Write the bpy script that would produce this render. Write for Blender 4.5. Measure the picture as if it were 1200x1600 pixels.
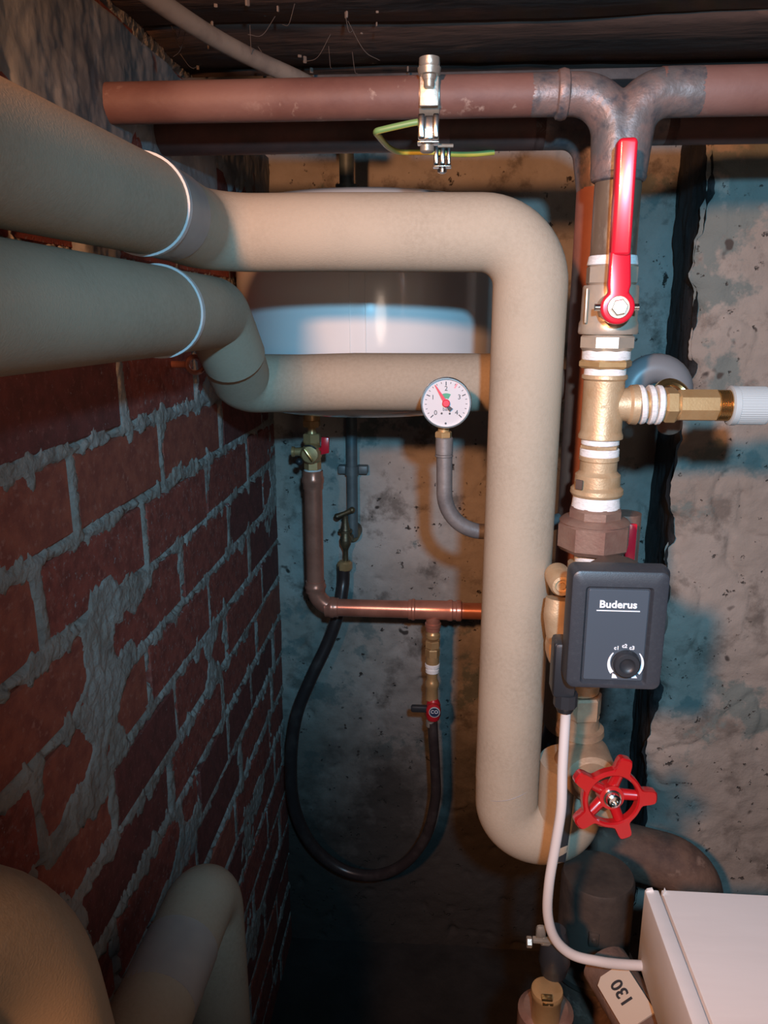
import bpy, bmesh, math, random
import numpy as np
from mathutils import Vector, Matrix, noise

C = bpy.context.scene.collection
for o in list(bpy.data.objects):
    bpy.data.objects.remove(o)
random.seed(7)

# ------------------------------------------------------------------ camera
EYE = 1.32                                   # camera height above the cellar floor
F = 1200.0                                   # focal length in pixels of the 1200 x 1600 frame
PITCH, YAW = math.radians(14.26), math.radians(4.16)
cd = bpy.data.cameras.new('camera')
cd.sensor_fit = 'VERTICAL'; cd.sensor_height = 36; cd.lens = F / 1600 * 36
cd.clip_start = .01; cd.clip_end = 50
cam = bpy.data.objects.new('camera', cd); C.objects.link(cam)
cam.location = (0, 0, EYE); cam.rotation_euler = (math.pi/2 - PITCH, 0, YAW)
bpy.context.scene.camera = cam

# ------------------------------------------------------------------ world, lamps, exposure
w = bpy.data.worlds.new('world'); bpy.context.scene.world = w; w.use_nodes = True
w.node_tree.nodes['Background'].inputs[0].default_value = (.55, .6, .7, 1)
w.node_tree.nodes['Background'].inputs[1].default_value = .014
def lamp(name, loc, col, power, radius, aim, angle, blend):
    l = bpy.data.lights.new(name, 'SPOT'); l.color = col; l.energy = power; l.shadow_soft_size = radius
    l.spot_size = math.radians(angle); l.spot_blend = blend
    o = bpy.data.objects.new(name, l); C.objects.link(o)
    o.location = (loc[0], loc[1], loc[2] + EYE)
    d = Vector(aim) - Vector(loc)
    o.rotation_euler = d.to_track_quat('-Z', 'Y').to_euler()
    return o
lamp('work_lamp', (-.212, -.27, .205), (1, .44, .2), 54, .028, (.30, 1, -.20), 98, 1)
lamp('torch', (.057, -.10, .125), (.27, .68, 1), 38, .014, (.25, 1, -.20), 88, 1)
lamp('fill_lamp', (.30, -.35, -.04), (1, .76, .60), 4.2, .12, (-.20, .75, .06), 96, 1)  # added soft fill, stands in for bounced light on the left side
vs = bpy.context.scene.view_settings
vs.view_transform = 'Standard'; vs.look = 'None'; vs.gamma = 1; vs.use_curve_mapping = False; vs.exposure = 0.0

# ------------------------------------------------------------------ helpers
fwd = Vector((-math.sin(YAW)*math.cos(PITCH), math.cos(YAW)*math.cos(PITCH), -math.sin(PITCH)))
rt = Vector((math.cos(YAW), math.sin(YAW), 0)); up = rt.cross(fwd)
def at(px, py, Y):
    """photo pixel -> point (relative to the eye) in the upright plane at depth Y"""
    r = fwd + rt*((px-600)/F) + up*((800-py)/F)
    return r * (Y/r.y)
def depth(p): return Vector(p).dot(fwd)
def R(wpx, p): return wpx/2*depth(p)/F        # pixel width -> radius at p
LIFT = Vector((0, 0, EYE))
X3, Y3, Z3 = Vector((1,0,0)), Vector((0,1,0)), Vector((0,0,1))

def frame(d):
    d = Vector(d).normalized()
    a = Z3 if abs(d.z) < .9 else Vector((0,-1,0))
    u = a.cross(d).normalized(); v = d.cross(u)
    return d, u, v
def fillet(pts, rad, n=10):
    """polyline with rounded corners"""
    pts = [Vector(p) for p in pts]
    if not isinstance(rad, (list, tuple)): rad = [rad]*(len(pts)-2)
    out = [pts[0]]
    for i in range(1, len(pts)-1):
        a, b, c = pts[i-1], pts[i], pts[i+1]
        d1 = (a-b).normalized(); d2 = (c-b).normalized()
        ang = d1.angle(d2)
        t = min(rad[i-1]/math.tan(ang/2), (a-b).length*.499, (c-b).length*.499) if ang < 3.1 else 0
        if t < 1e-6: out.append(b); continue
        p0, p1 = b+d1*t, b+d2*t
        for k in range(n+1):
            s = k/n
            # circular arc
            r = t*math.tan(ang/2); cc = b+(d1+d2).normalized()*(r/math.sin(ang/2))
            v0, v1 = p0-cc, p1-cc
            om = v0.angle(v1)
            out.append(cc + (v0*math.sin((1-s)*om)+v1*math.sin(s*om))/math.sin(om))
    out.append(pts[-1])
    return out
def smooth(pts, n=8):
    pts = [Vector(p) for p in pts]; P = [pts[0]*2-pts[1]]+pts+[pts[-1]*2-pts[-2]]; out = []
    for i in range(1, len(P)-2):
        p0,p1,p2,p3 = P[i-1:i+3]
        for k in range(n):
            t = k/n
            out.append(.5*((2*p1)+(p2-p0)*t+(2*p0-5*p1+4*p2-p3)*t*t+(3*p1-p0-3*p2+p3)*t**3))
    out.append(pts[-1]); return out

class MB:
    def __init__(s): s.bm = bmesh.new()
    def tube(s, pts, r, seg=20, caps=True, stripe=None):
        pts = [Vector(p) for p in pts]; n = len(pts); rings = []
        t0 = (pts[1]-pts[0]).normalized(); _, u, v = frame(t0)
        for i in range(n):
            t = (pts[min(i+1,n-1)]-pts[max(i-1,0)]).normalized()
            q = t0.rotation_difference(t); u = q @ u; t0 = t
            v = t.cross(u)
            rr = r[i] if isinstance(r, (list, tuple)) else r
            rings.append([s.bm.verts.new(pts[i]+(u*math.cos(2*math.pi*k/seg)+v*math.sin(2*math.pi*k/seg))*rr) for k in range(seg)])
        for a, b in zip(rings, rings[1:]):
            for k in range(seg):
                f = s.bm.faces.new((a[k], a[(k+1)%seg], b[(k+1)%seg], b[k]))
                if stripe and stripe(k): f.material_index = 1
        if caps:
            s.bm.faces.new(rings[0][::-1]); s.bm.faces.new(rings[-1])
        return s
    def lathe(s, o, d, prof, seg=32, phase=0.0, caps=True):
        o = Vector(o); d, u, v = frame(d); rings = []
        for t, r in prof:
            r = max(r, 1e-5)
            rings.append([s.bm.verts.new(o+d*t+(u*math.cos(phase+2*math.pi*k/seg)+v*math.sin(phase+2*math.pi*k/seg))*r) for k in range(seg)])
        for a, b in zip(rings, rings[1:]):
            for k in range(seg): s.bm.faces.new((a[k], a[(k+1)%seg], b[(k+1)%seg], b[k]))
        if caps:
            s.bm.faces.new(rings[0][::-1]); s.bm.faces.new(rings[-1])
        return s
    def nut(s, o, d, L, r, n=6, phase=0.0, ch=.12):
        """hexagon with chamfered rims (r = corner radius)"""
        c = min(r*ch, L*.25)
        return s.lathe(o, d, [(0, r*.9), (c, r), (L-c, r), (L, r*.9)], n, phase)
    def box(s, c, size, bev=0.0, rot=None, seg=2):
        m = Matrix.Translation(Vector(c)) @ (rot.to_4x4() if rot else Matrix.Identity(4)) @ Matrix.Diagonal((*size, 1))
        r = bmesh.ops.create_cube(s.bm, size=1, matrix=m)
        if bev:
            es = {e for vv in r['verts'] for e in vv.link_edges}
            bmesh.ops.bevel(s.bm, geom=list(es), offset=bev, segments=seg, affect='EDGES', profile=.5)
        return s
    def ring(s, o, d, R_, r, seg=32, rs=10, sx=1.0):
        o = Vector(o); d, u, v = frame(d); rings = []
        for i in range(seg):
            a = 2*math.pi*i/seg; e = u*math.cos(a)+v*math.sin(a)
            rings.append([s.bm.verts.new(o+e*(R_+r*math.cos(2*math.pi*k/rs))+d*(r*sx*math.sin(2*math.pi*k/rs))) for k in range(rs)])
        for i in range(seg):
            a, b = rings[i], rings[(i+1)%seg]
            for k in range(rs): s.bm.faces.new((a[k], b[k], b[(k+1)%rs], a[(k+1)%rs]))
        return s
    def prism(s, poly, d):
        """polygon (3-D points) extruded by the vector d"""
        a = [s.bm.verts.new(Vector(p)) for p in poly]; b = [s.bm.verts.new(Vector(p)+Vector(d)) for p in poly]
        n = len(a); s.bm.faces.new(a[::-1]); s.bm.faces.new(b)
        for i in range(n): s.bm.faces.new((a[i], a[(i+1)%n], b[(i+1)%n], b[i]))
        return s
    def strip(s, o, ins, outs, d):
        """closed band between two polylines, extruded by d"""
        return s.prism(list(ins)+list(outs)[::-1], d)
    def ball(s, c, r, seg=16):
        bmesh.ops.create_uvsphere(s.bm, u_segments=seg, v_segments=seg//2, radius=1,
            matrix=Matrix.Translation(Vector(c)) @ Matrix.Diagonal((*( (r,r,r) if not isinstance(r,(tuple,list)) else r),1)))
        return s
    def bevel(s, off, seg=2, ang=.6):
        s.bm.normal_update()
        es = [e for e in s.bm.edges if len(e.link_faces) == 2 and e.calc_face_angle() > ang]
        bmesh.ops.bevel(s.bm, geom=es, offset=off, segments=seg, affect='EDGES', profile=.5)
        return s

def finish(bm, ang=.62):
    bmesh.ops.recalc_face_normals(bm, faces=bm.faces)
    for f in bm.faces: f.smooth = True
    for e in bm.edges:
        e.smooth = not (len(e.link_faces) == 2 and e.calc_face_angle() > ang)
def base_of(p):
    v = Vector((0,0,0))
    while p is not None: v += p.location; p = p.parent
    return v
def add(name, mb, mats, parent=None, label=None, ang=.62, loc=None):
    """link a builder as ONE mesh object; its coordinates are relative to the eye"""
    bm = mb.bm; finish(bm, ang)
    if not isinstance(mats, (list, tuple)): mats = [mats]
    if parent is None:
        l = Vector(loc)+LIFT if loc is not None else Vector((0,0,0))
        if loc is None:
            cs = [v.co for v in bm.verts]
            l = Vector(((min(c.x for c in cs)+max(c.x for c in cs))/2, (min(c.y for c in cs)+max(c.y for c in cs))/2, min(c.z for c in cs)))+LIFT
        off = LIFT - l
    else:
        off = LIFT - base_of(parent); l = Vector((0,0,0))
    bmesh.ops.translate(bm, vec=off, verts=bm.verts)
    me = bpy.data.meshes.new(name); bm.to_mesh(me); bm.free()
    for m in mats: me.materials.append(m)
    o = bpy.data.objects.new(name, me); C.objects.link(o); o.location = l
    if parent is not None: o.parent = parent
    if label: o['label'] = label
    return o
def tag(o, label, cat, group=None):
    o['label'] = label; o['category'] = cat
    if group: o['group'] = group
    return o
def thing(name, label, cat, loc, group=None):
    o = bpy.data.objects.new(name, None); o.empty_display_size = .03; C.objects.link(o)
    o.location = Vector(loc)+LIFT
    return tag(o, label, cat, group)
def text(name, s, size, loc, mat, parent, sx=1.0, bold=0.0, depth_=.0003, rz=0.0, align='CENTER', normal=None):
    """flat lettering that faces -Y (or along `normal`), centred on loc"""
    cu = bpy.data.curves.new(name, 'FONT'); cu.body = s; cu.size = size; cu.align_x = align; cu.align_y = 'CENTER'
    cu.extrude = depth_; cu.offset = bold; cu.resolution_u = 4
    tmp = bpy.data.objects.new('tmp', cu); C.objects.link(tmp)
    bpy.context.view_layer.update()
    me = bpy.data.meshes.new_from_object(tmp.evaluated_get(bpy.context.evaluated_depsgraph_get()))
    bpy.data.objects.remove(tmp); bpy.data.curves.remove(cu)
    rot = Matrix.Rotation(math.pi/2, 4, 'X')
    if normal is not None:
        n, u, v = frame(normal); rot = Matrix((( -u.x, v.x, n.x), (-u.y, v.y, n.y), (-u.z, v.z, n.z))).to_4x4() if False else Matrix(((u.x, v.x, n.x), (u.y, v.y, n.y), (u.z, v.z, n.z))).to_4x4()
    me.transform(rot @ Matrix.Rotation(rz, 4, 'Z') @ Matrix.Diagonal((sx, 1, 1, 1)))
    me.transform(Matrix.Translation(Vector(loc)+LIFT-base_of(parent)))
    me.materials.clear(); me.materials.append(mat)
    o = bpy.data.objects.new(name, me); C.objects.link(o); o.parent = parent
    return o

# ------------------------------------------------------------------ materials
def mat(name, col, rough=.5, metal=0.0, var=None, bump=None, coat=0.0, stretch=None, extra=None, spec=None):
    """principled material; var = list of (scale, colour, low, high, detail) noise layers; bump = (scale, strength[, distance])"""
    m = bpy.data.materials.new(name); m.use_nodes = True; N = m.node_tree.nodes; L = m.node_tree.links
    b = N['Principled BSDF']; b.inputs['Roughness'].default_value = rough; b.inputs['Metallic'].default_value = metal
    if spec is not None: b.inputs['Specular IOR Level'].default_value = spec
    b.inputs['Coat Weight'].default_value = coat; b.inputs['Coat Roughness'].default_value = .08
    tc = N.new('ShaderNodeTexCoord'); mp = N.new('ShaderNodeMapping'); L.new(tc.outputs['Object'], mp.inputs[0])
    if stretch: mp.inputs['Scale'].default_value = stretch
    cur = None
    rgb = N.new('ShaderNodeRGB'); rgb.outputs[0].default_value = (*col, 1); cur = rgb.outputs[0]
    for i, (sc, c2, lo, hi, det) in enumerate(var or []):
        n = N.new('ShaderNodeTexNoise'); n.inputs['Scale'].default_value = sc; n.inputs['Detail'].default_value = det
        n.inputs['Roughness'].default_value = .62
        mo = N.new('ShaderNodeVectorMath'); mo.operation = 'ADD'; mo.inputs[1].default_value = (i*7.3, i*3.1, i*5.7)
        L.new(mp.outputs[0], mo.inputs[0]); L.new(mo.outputs[0], n.inputs['Vector'])
        r = N.new('ShaderNodeMapRange'); r.inputs['From Min'].default_value = lo; r.inputs['From Max'].default_value = hi
        L.new(n.outputs['Fac'], r.inputs['Value'])
        mx = N.new('ShaderNodeMix'); mx.data_type = 'RGBA'; L.new(r.outputs[0], mx.inputs[0])
        L.new(cur, mx.inputs[6]); mx.inputs[7].default_value = (*c2, 1); cur = mx.outputs[2]
    L.new(cur, b.inputs['Base Color'])
    if bump:
        n = N.new('ShaderNodeTexNoise'); n.inputs['Scale'].default_value = bump[0]; n.inputs['Detail'].default_value = 5
        L.new(mp.outputs[0], n.inputs['Vector'])
        bp = N.new('ShaderNodeBump'); bp.inputs['Strength'].default_value = bump[1]; bp.inputs['Distance'].default_value = bump[2] if len(bump) > 2 else .002
        L.new(n.outputs['Fac'], bp.inputs['Height']); L.new(bp.outputs[0], b.inputs['Normal'])
    return m

M = {}
M['foam'] = mat('foam', (.385,.318,.24), .85, var=[(260,(.325,.265,.195),.35,.8,2),(9,(.41,.335,.25),.4,.7,2)], bump=(700,.25,.001), spec=.2)
M['foam_tape'] = mat('foam_tape', (.36,.32,.29), .55, var=[(14,(.27,.25,.24),.4,.7,3)])
M['white_tape'] = mat('white_tape', (.50,.51,.52), .45)
M['black_tape'] = mat('black_tape', (.03,.035,.04), .4)
M['ptfe'] = mat('ptfe', (.82,.80,.78), .6, var=[(180,(.66,.64,.62),.45,.7,3)], bump=(300,.35,.001), stretch=(1,1,3))
M['red_pipe'] = mat('red_pipe', (.16,.074,.057), .62, var=[(14,(.12,.052,.042),.4,.65,5),(32,(.36,.26,.21),.585,.66,7),(5,(.19,.10,.082),.45,.6,3)], bump=(120,.4,.001))
M['weld'] = mat('weld', (.14,.125,.122), .48, .3, var=[(28,(.23,.15,.13),.45,.62,5),(60,(.08,.08,.09),.5,.66,5)], bump=(90,.7,.002))
M['bare_steel'] = mat('bare_steel', (.24,.17,.115), .36, .4, var=[(20,(.15,.10,.075),.4,.65,5),(70,(.34,.27,.2),.55,.72,4)], bump=(110,.35,.001), stretch=(1,1,.4))
M['dark_pipe'] = mat('dark_pipe', (.13,.05,.038), .6, var=[(16,(.06,.03,.025),.4,.65,5)], bump=(100,.4,.001))
M['rust_pipe'] = mat('rust_pipe', (.30,.10,.06), .6, var=[(16,(.2,.07,.045),.4,.65,5)], bump=(100,.4,.001))
M['brass'] = mat('brass', (.56,.36,.17), .36, .5, var=[(60,(.50,.30,.13),.4,.7,3)], bump=(500,.15,.0006))
M['cast_brass'] = mat('cast_brass', (.60,.43,.26), .46, .4, var=[(45,(.50,.32,.17),.4,.7,4)], bump=(520,.35,.0008))
M['bright_brass'] = mat('bright_brass', (.68,.46,.2), .22, .95)
M['nickel'] = mat('nickel', (.60,.48,.36), .34, .45, var=[(50,(.50,.42,.34),.4,.7,3)], bump=(400,.15,.0006))
M['bronze'] = mat('bronze', (.30,.19,.145), .42, .35, var=[(35,(.24,.13,.10),.4,.65,4)], bump=(260,.3,.001))
M['valve_bronze'] = mat('valve_bronze', (.40,.27,.17), .45, .3, var=[(35,(.30,.19,.12),.4,.65,4)], bump=(260,.3,.001))
M['copper'] = mat('copper', (.60,.25,.17), .3, .5, var=[(24,(.46,.18,.12),.42,.66,4)], bump=(200,.12,.0006))
M['chrome'] = mat('chrome', (.8,.8,.78), .18, 1)
M['zinc'] = mat('zinc', (.36,.33,.28), .4, .6, var=[(90,(.42,.38,.32),.45,.65,4)], bump=(200,.3,.001))
M['red_paint'] = mat('red_paint', (.62,.012,.03), .28, coat=.6)
M['wheel_red'] = mat('wheel_red', (.42,.007,.010), .3, coat=.5)
M['red_plastic'] = mat('red_plastic', (.42,.012,.02), .4)
M['black_plastic'] = mat('black_plastic', (.022,.024,.028), .45, bump=(900,.15,.0005))
M['housing'] = mat('housing', (.034,.038,.046), .42, bump=(1100,.2,.0005), var=[(300,(.042,.047,.055),.5,.75,2)])
M['panel'] = mat('panel', (.062,.078,.097), .38)
M['print_white'] = mat('print_white', (.8,.82,.84), .4)
M['print_black'] = mat('print_black', (.03,.03,.035), .5)
M['dial_white'] = mat('dial_white', (.56,.53,.54), .5)
M['dial_green'] = mat('dial_green', (.05,.30,.16), .5)
M['needle_red'] = mat('needle_red', (.65,.02,.05), .4)
M['dial_pink'] = mat('dial_pink', (.7,.25,.28), .5)
M['white_plastic'] = mat('white_plastic', (.46,.50,.50), .45)
M['enamel'] = mat('enamel', (.78,.79,.79), .16, coat=.5, var=[(6,(.74,.75,.75),.4,.7,2)])
M['cable_white'] = mat('cable_white', (.62,.56,.53), .45)
M['hose'] = mat('hose', (.030,.022,.022), .33, var=[(30,(.05,.04,.038),.5,.7,3)])
M['grey_plastic'] = mat('grey_plastic', (.17,.18,.19), .4)
M['conduit'] = mat('conduit', (.30,.26,.22), .6, var=[(24,(.2,.17,.15),.45,.65,4)])
M['grey_pipe'] = mat('grey_pipe', (.22,.20,.19), .5, .3, var=[(24,(.13,.12,.12),.4,.65,5)], bump=(150,.4,.001))
M['wall_pipe'] = mat('wall_pipe', (.13,.17,.18), .5, .3, var=[(24,(.08,.11,.12),.4,.65,5)])
M['old_brass'] = mat('old_brass', (.16,.13,.075), .45, .7, var=[(60,(.07,.06,.045),.45,.65,4)], bump=(200,.4,.001))
M['green_wire'] = mat('green_wire', (.17,.30,.10), .45); M['yellow_wire'] = mat('yellow_wire', (.62,.52,.08), .45)
M['box_white'] = mat('box_white', (.86,.83,.81), .7, var=[(30,(.82,.79,.77),.4,.7,2)], bump=(160,.12,.001), stretch=(.2,1,1))
M['slot_dark'] = mat('slot_dark', (.10,.06,.045), .8)
M['soot_steel'] = mat('soot_steel', (.10,.075,.06), .5, .2, var=[(18,(.05,.04,.035),.42,.64,5)], bump=(110,.5,.001))
M['cast_iron'] = mat('cast_iron', (.20,.12,.085), .75, var=[(14,(.09,.055,.045),.42,.62,6),(40,(.30,.2,.15),.6,.72,5)], bump=(70,.7,.003))
M['plinth'] = mat('plinth', (.03,.03,.03), .8)
M['tag_white'] = mat('tag_white', (.58,.48,.38), .6)
M['cobweb'] = mat('cobweb', (.12,.10,.09), .9)
M['crumb'] = mat('crumb', (.16,.13,.11), .9)
M['brick'] = mat('brick', (.33,.078,.055), .85, var=[(11,(.20,.048,.036),.4,.62,4),(26,(.36,.13,.10),.55,.7,5),(30,(.34,.28,.28),.60,.68,6)], bump=(120,.3,.002), stretch=(1,1,.32))
M['brick_dark'] = mat('brick_dark', (.19,.05,.042), .85, var=[(11,(.13,.036,.03),.4,.62,4),(30,(.27,.10,.08),.57,.7,5),(34,(.30,.25,.25),.65,.71,6)], bump=(120,.3,.002), stretch=(1,1,.32))
M['brick_orange'] = mat('brick_orange', (.36,.10,.062), .85, var=[(11,(.25,.065,.045),.4,.62,4),(26,(.40,.16,.12),.57,.7,5)], bump=(120,.3,.002), stretch=(1,1,.32))
M['mortar'] = mat('mortar', (.31,.29,.26), .95, var=[(30,(.22,.20,.18),.4,.65,6),(9,(.36,.35,.33),.45,.65,4)], bump=(160,.9,.003))
M['plaster'] = mat('plaster', (.25,.27,.285), .92, var=[(9,(.17,.18,.19),.4,.62,6),(24,(.32,.335,.345),.52,.68,5),(11,(.20,.09,.075),.66,.70,5)], bump=(60,.35,.003), stretch=(1,1,.6))
M['timber'] = mat('timber', (.075,.045,.035), .9, var=[(10,(.035,.024,.02),.4,.62,6),(30,(.15,.085,.06),.60,.72,6)], bump=(60,.8,.004), stretch=(.3,1,1))
M['ceiling'] = mat('ceiling', (.05,.036,.03), .95, var=[(8,(.025,.02,.018),.4,.6,5)], bump=(60,.8,.004))
M['beam_grey'] = mat('beam_grey', (.085,.085,.09), .7, .2, var=[(14,(.05,.05,.055),.42,.62,5)], bump=(90,.5,.002))
M['floor'] = mat('floor', (.035,.032,.03), .95, var=[(8,(.02,.018,.017),.4,.62,6)], bump=(40,.6,.004))

def concrete(name, base, light, dark, darkest, floor_z, dark_z):
    """old rendered concrete: blotches, pits, thin cracks, darker towards the floor with a ragged edge"""
    m = bpy.data.materials.new(name); m.use_nodes = True; N = m.node_tree.nodes; L = m.node_tree.links
    b = N['Principled BSDF']; b.inputs['Roughness'].default_value = .93; b.inputs['Specular IOR Level'].default_value = .25
    g = N.new('ShaderNodeNewGeometry'); P = g.outputs['Position']
    def nz(scale, det, off=0, dist=0):
        a = N.new('ShaderNodeVectorMath'); a.operation = 'ADD'; a.inputs[1].default_value = (off, off*1.7, off*.6); L.new(P, a.inputs[0])
        n = N.new('ShaderNodeTexNoise'); n.inputs['Scale'].default_value = scale; n.inputs['Detail'].default_value = det
        n.inputs['Roughness'].default_value = .65; n.inputs['Distortion'].default_value = dist
        L.new(a.outputs[0], n.inputs['Vector']); return n.outputs['Fac']
    def rng(v, lo, hi):
        r = N.new('ShaderNodeMapRange'); r.inputs['From Min'].default_value = lo; r.inputs['From Max'].default_value = hi; L.new(v, r.inputs['Value']); return r.outputs[0]
    def mix(f, a, c):
        x = N.new('ShaderNodeMix'); x.data_type = 'RGBA'; L.new(f, x.inputs[0])
        if isinstance(a, tuple): x.inputs[6].default_value = (*a, 1)
        else: L.new(a, x.inputs[6])
        x.inputs[7].default_value = (*c, 1); return x.outputs[2]
    c = mix(rng(nz(5, 5), .4, .62), base, light)
    c = mix(rng(nz(13, 7, 3.3), .54, .64), c, dark)
    c = mix(rng(nz(6, 6, 12.7), .57, .61), c, (dark[0]*.95, dark[1]*1.25, dark[2]*1.35))
    pit = rng(nz(60, 3, 9.1), .66, .72); c = mix(pit, c, darkest)
    spot = rng(nz(22, 2, 5.5), .70, .74); c = mix(spot, c, darkest)
    # colour gets darker towards the floor, edge broken up by noise
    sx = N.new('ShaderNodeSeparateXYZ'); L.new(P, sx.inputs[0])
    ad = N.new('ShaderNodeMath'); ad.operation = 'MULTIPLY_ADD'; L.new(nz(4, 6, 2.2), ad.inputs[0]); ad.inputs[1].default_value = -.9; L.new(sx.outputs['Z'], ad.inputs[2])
    st = rng(ad.outputs[0], dark_z-.45, dark_z-.45-.5)
    c = mix(st, c, darkest)
    L.new(c, b.inputs['Base Color'])
    bp = N.new('ShaderNodeBump'); bp.inputs['Strength'].default_value = .8; bp.inputs['Distance'].default_value = .004
    h = N.new('ShaderNodeMath'); h.operation = 'SUBTRACT'; L.new(nz(45, 6, 1.1), h.inputs[0]); L.new(pit, h.inputs[1])
    L.new(h.outputs[0], bp.inputs['Height']); L.new(bp.outputs[0], b.inputs['Normal'])
    return m
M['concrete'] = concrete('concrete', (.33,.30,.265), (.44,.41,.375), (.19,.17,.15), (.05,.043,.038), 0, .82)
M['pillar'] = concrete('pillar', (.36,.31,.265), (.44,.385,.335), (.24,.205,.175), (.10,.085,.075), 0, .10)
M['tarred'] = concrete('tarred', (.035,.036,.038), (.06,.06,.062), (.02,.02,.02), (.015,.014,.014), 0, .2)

# ------------------------------------------------------------------ the cellar shell
XL, YB, ZTOP, ZF = -.305, 1.385, .26, -EYE
def fbm(p, octs=4):
    return noise.fractal(p, 1.0, 2.0, octs, noise_basis='PERLIN_ORIGINAL')
def grid_mesh(name, f, nu, nv, m, keep=None, parent=None):
    vs_, idx, faces = [], {}, []
    for j in range(nv+1):
        for i in range(nu+1):
            vs_.append(f(i/nu, j/nv))
    for j in range(nv):
        for i in range(nu):
            a = j*(nu+1)+i
            if keep is None or keep(i/nu, j/nv): faces.append((a, a+1, a+nu+2, a+nu+1))
    me = bpy.data.meshes.new(name)
    off = LIFT - (base_of(parent) if parent else Vector((0,0,0)))
    me.from_pydata([tuple(Vector(v)+off) for v in vs_], [], faces); me.validate(); me.update()
    me.polygons.foreach_set('use_smooth', [True]*len(me.polygons)); me.materials.append(m)
    o = bpy.data.objects.new(name, me); C.objects.link(o)
    if parent: o.parent = parent
    return o

# left wall: bricks in courses of 77 mm, mortar between them
COURSE, JOINT, ZJ = .0768, .012, -.106
Y0L = .05
rows = []
known = {0:[.49,.719,.949,1.18], -1:[.37,.608,.815,1.05,1.29], -2:[.535,.751,.965,1.187], -3:[.40,.62,.853,1.062,1.285],
         -4:[.50,.73,.95,1.17], -5:[.40,.624,.80,1.02,1.25], -6:[.54,.77,.99,1.2], -7:[.60,.86,1.0,1.146,1.32]}
k0 = int((ZF-ZJ)/COURSE)-1; k1 = int((ZTOP-ZJ)/COURSE)+1
for k in range(k0, k1+1):
    z0 = ZJ + k*COURSE + JOINT/2; z1 = z0 + COURSE - JOINT
    js = known.get(k)
    if js is None:
        js = []; y = .40 + (.115 if k % 2 else 0) + random.uniform(-.03, .03)
        while y < YB-.05: js.append(y); y += .228 + random.uniform(-.018, .018)
    js = list(js)
    while js[0] > Y0L+.05: js.insert(0, js[0]-.23+random.uniform(-.01,.01))
    js.append(YB+.10)
    for a, b in zip(js, js[1:]):
        a2, b2 = a+JOINT/2+random.uniform(-.002,.002), min(b, YB+.02)-JOINT/2+random.uniform(-.002,.002)
        if b2-a2 > .03 and z1 > ZF: rows.append((a2, b2, z0+random.uniform(-.002,.002), z1+random.uniform(-.002,.002), random.uniform(-.0015,.0025)))
tbl = {}
for r in rows: tbl.setdefault(round((r[2]-ZJ)/COURSE-.08), []).append(r)
def in_brick(y, z):
    """signed distance inside a brick face (positive inside)"""
    best = -.02
    k = math.floor((z-ZJ)/COURSE)
    for r in tbl.get(k, []):
        best = max(best, min(y-r[0], r[1]-y, z-r[2], r[3]-z))
    return best
def mortar_point(u, v):
    y = Y0L + u*(YB+.02-Y0L); z = ZF + v*(ZTOP+.02-ZF)
    n1 = fbm(Vector((3.1, y*26, z*26)), 5); n2 = fbm(Vector((8.7, y*120, z*90)), 4); n4 = fbm(Vector((6.6, y*75, z*13)), 3)
    d = in_brick(y+n2*.003, z+n2*.003) + n1*.009 + n2*.005 - max(0, n4)*.014      # ragged edge of the smeared joint
    smear = fbm(Vector((17.3, y*7, z*7)), 3)
    if smear > .28: d -= (smear-.28)*.09
    t = max(0, min(1, (d+.003)/.006))
    h = (.0018+n2*.0020+n1*.001)*(1-t) + (-.006)*t
    return (XL+h, y, z)
wall_left = grid_mesh('wall_left', mortar_point, 480, 560, M['mortar']); wall_left['kind'] = 'structure'
def brick_mesh():
    bm = bmesh.new(); c = .03
    pts = lambda s, x: [bm.verts.new((x, y*s[0], z*s[1])) for y, z in ((-.5,-.5),(.5,-.5),(.5,.5),(-.5,.5))]
    A_, B_, D_ = pts((1,1), -.02), pts((1,1), -.002), pts((.985,.94), 0)
    for p, q in ((A_,B_),(B_,D_)):
        for i in range(4): bm.faces.new((p[i], p[(i+1)%4], q[(i+1)%4], q[i]))
    bm.faces.new(D_); bm.normal_update()
    me = bpy.data.meshes.new('brick'); bm.to_mesh(me); bm.free(); return me
bms = []
for mn in ('brick', 'brick', 'brick_dark', 'brick_orange'):
    me = brick_mesh(); me.materials.append(M[mn]); bms.append(me)
for i, (a, b, z0, z1, h) in enumerate(rows):
    o = bpy.data.objects.new('brick', bms[0]); o.data = random.choice(bms)
    C.objects.link(o); o.parent = wall_left
    o.location = (XL+h, (a+b)/2, (z0+z1)/2+EYE); o.scale = (1, b-a, z1-z0)
    o.rotation_euler = (random.uniform(-.006,.006), 0, random.uniform(-.006,.006))
# mortar plastered over the bricks near the ceiling
def plaster_h(y, z):
    n = fbm(Vector((5.5, y*9, z*3.2)), 5); n3 = fbm(Vector((2.5, y*20, z*18)), 4)
    edge = (z-.085) + (.74-y)*.05 + n*.09
    if y > .76: edge = (z-.155) + n*.10
    return edge, n, n3
def plaster_point(u, v):
    y = .30 + u*(YB-.30); z = .02 + v*(ZTOP-.02)
    e, n, n3 = plaster_h(y, z)
    t = max(0, min(1, e/.02))
    return (XL - .004 + t*(.011 + n3*.0014 + n*.0030 + fbm(Vector((7.5, y*60, z*60)), 4)*.0010), y, z)
pl = grid_mesh('plaster', plaster_point, 380, 100, M['plaster'], keep=lambda u, v: plaster_h(.30+u*(YB-.30), .02+v*(ZTOP-.02))[0] > -.01, parent=wall_left)
pl['label'] = 'grey mortar plastered over the bricks'

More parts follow.
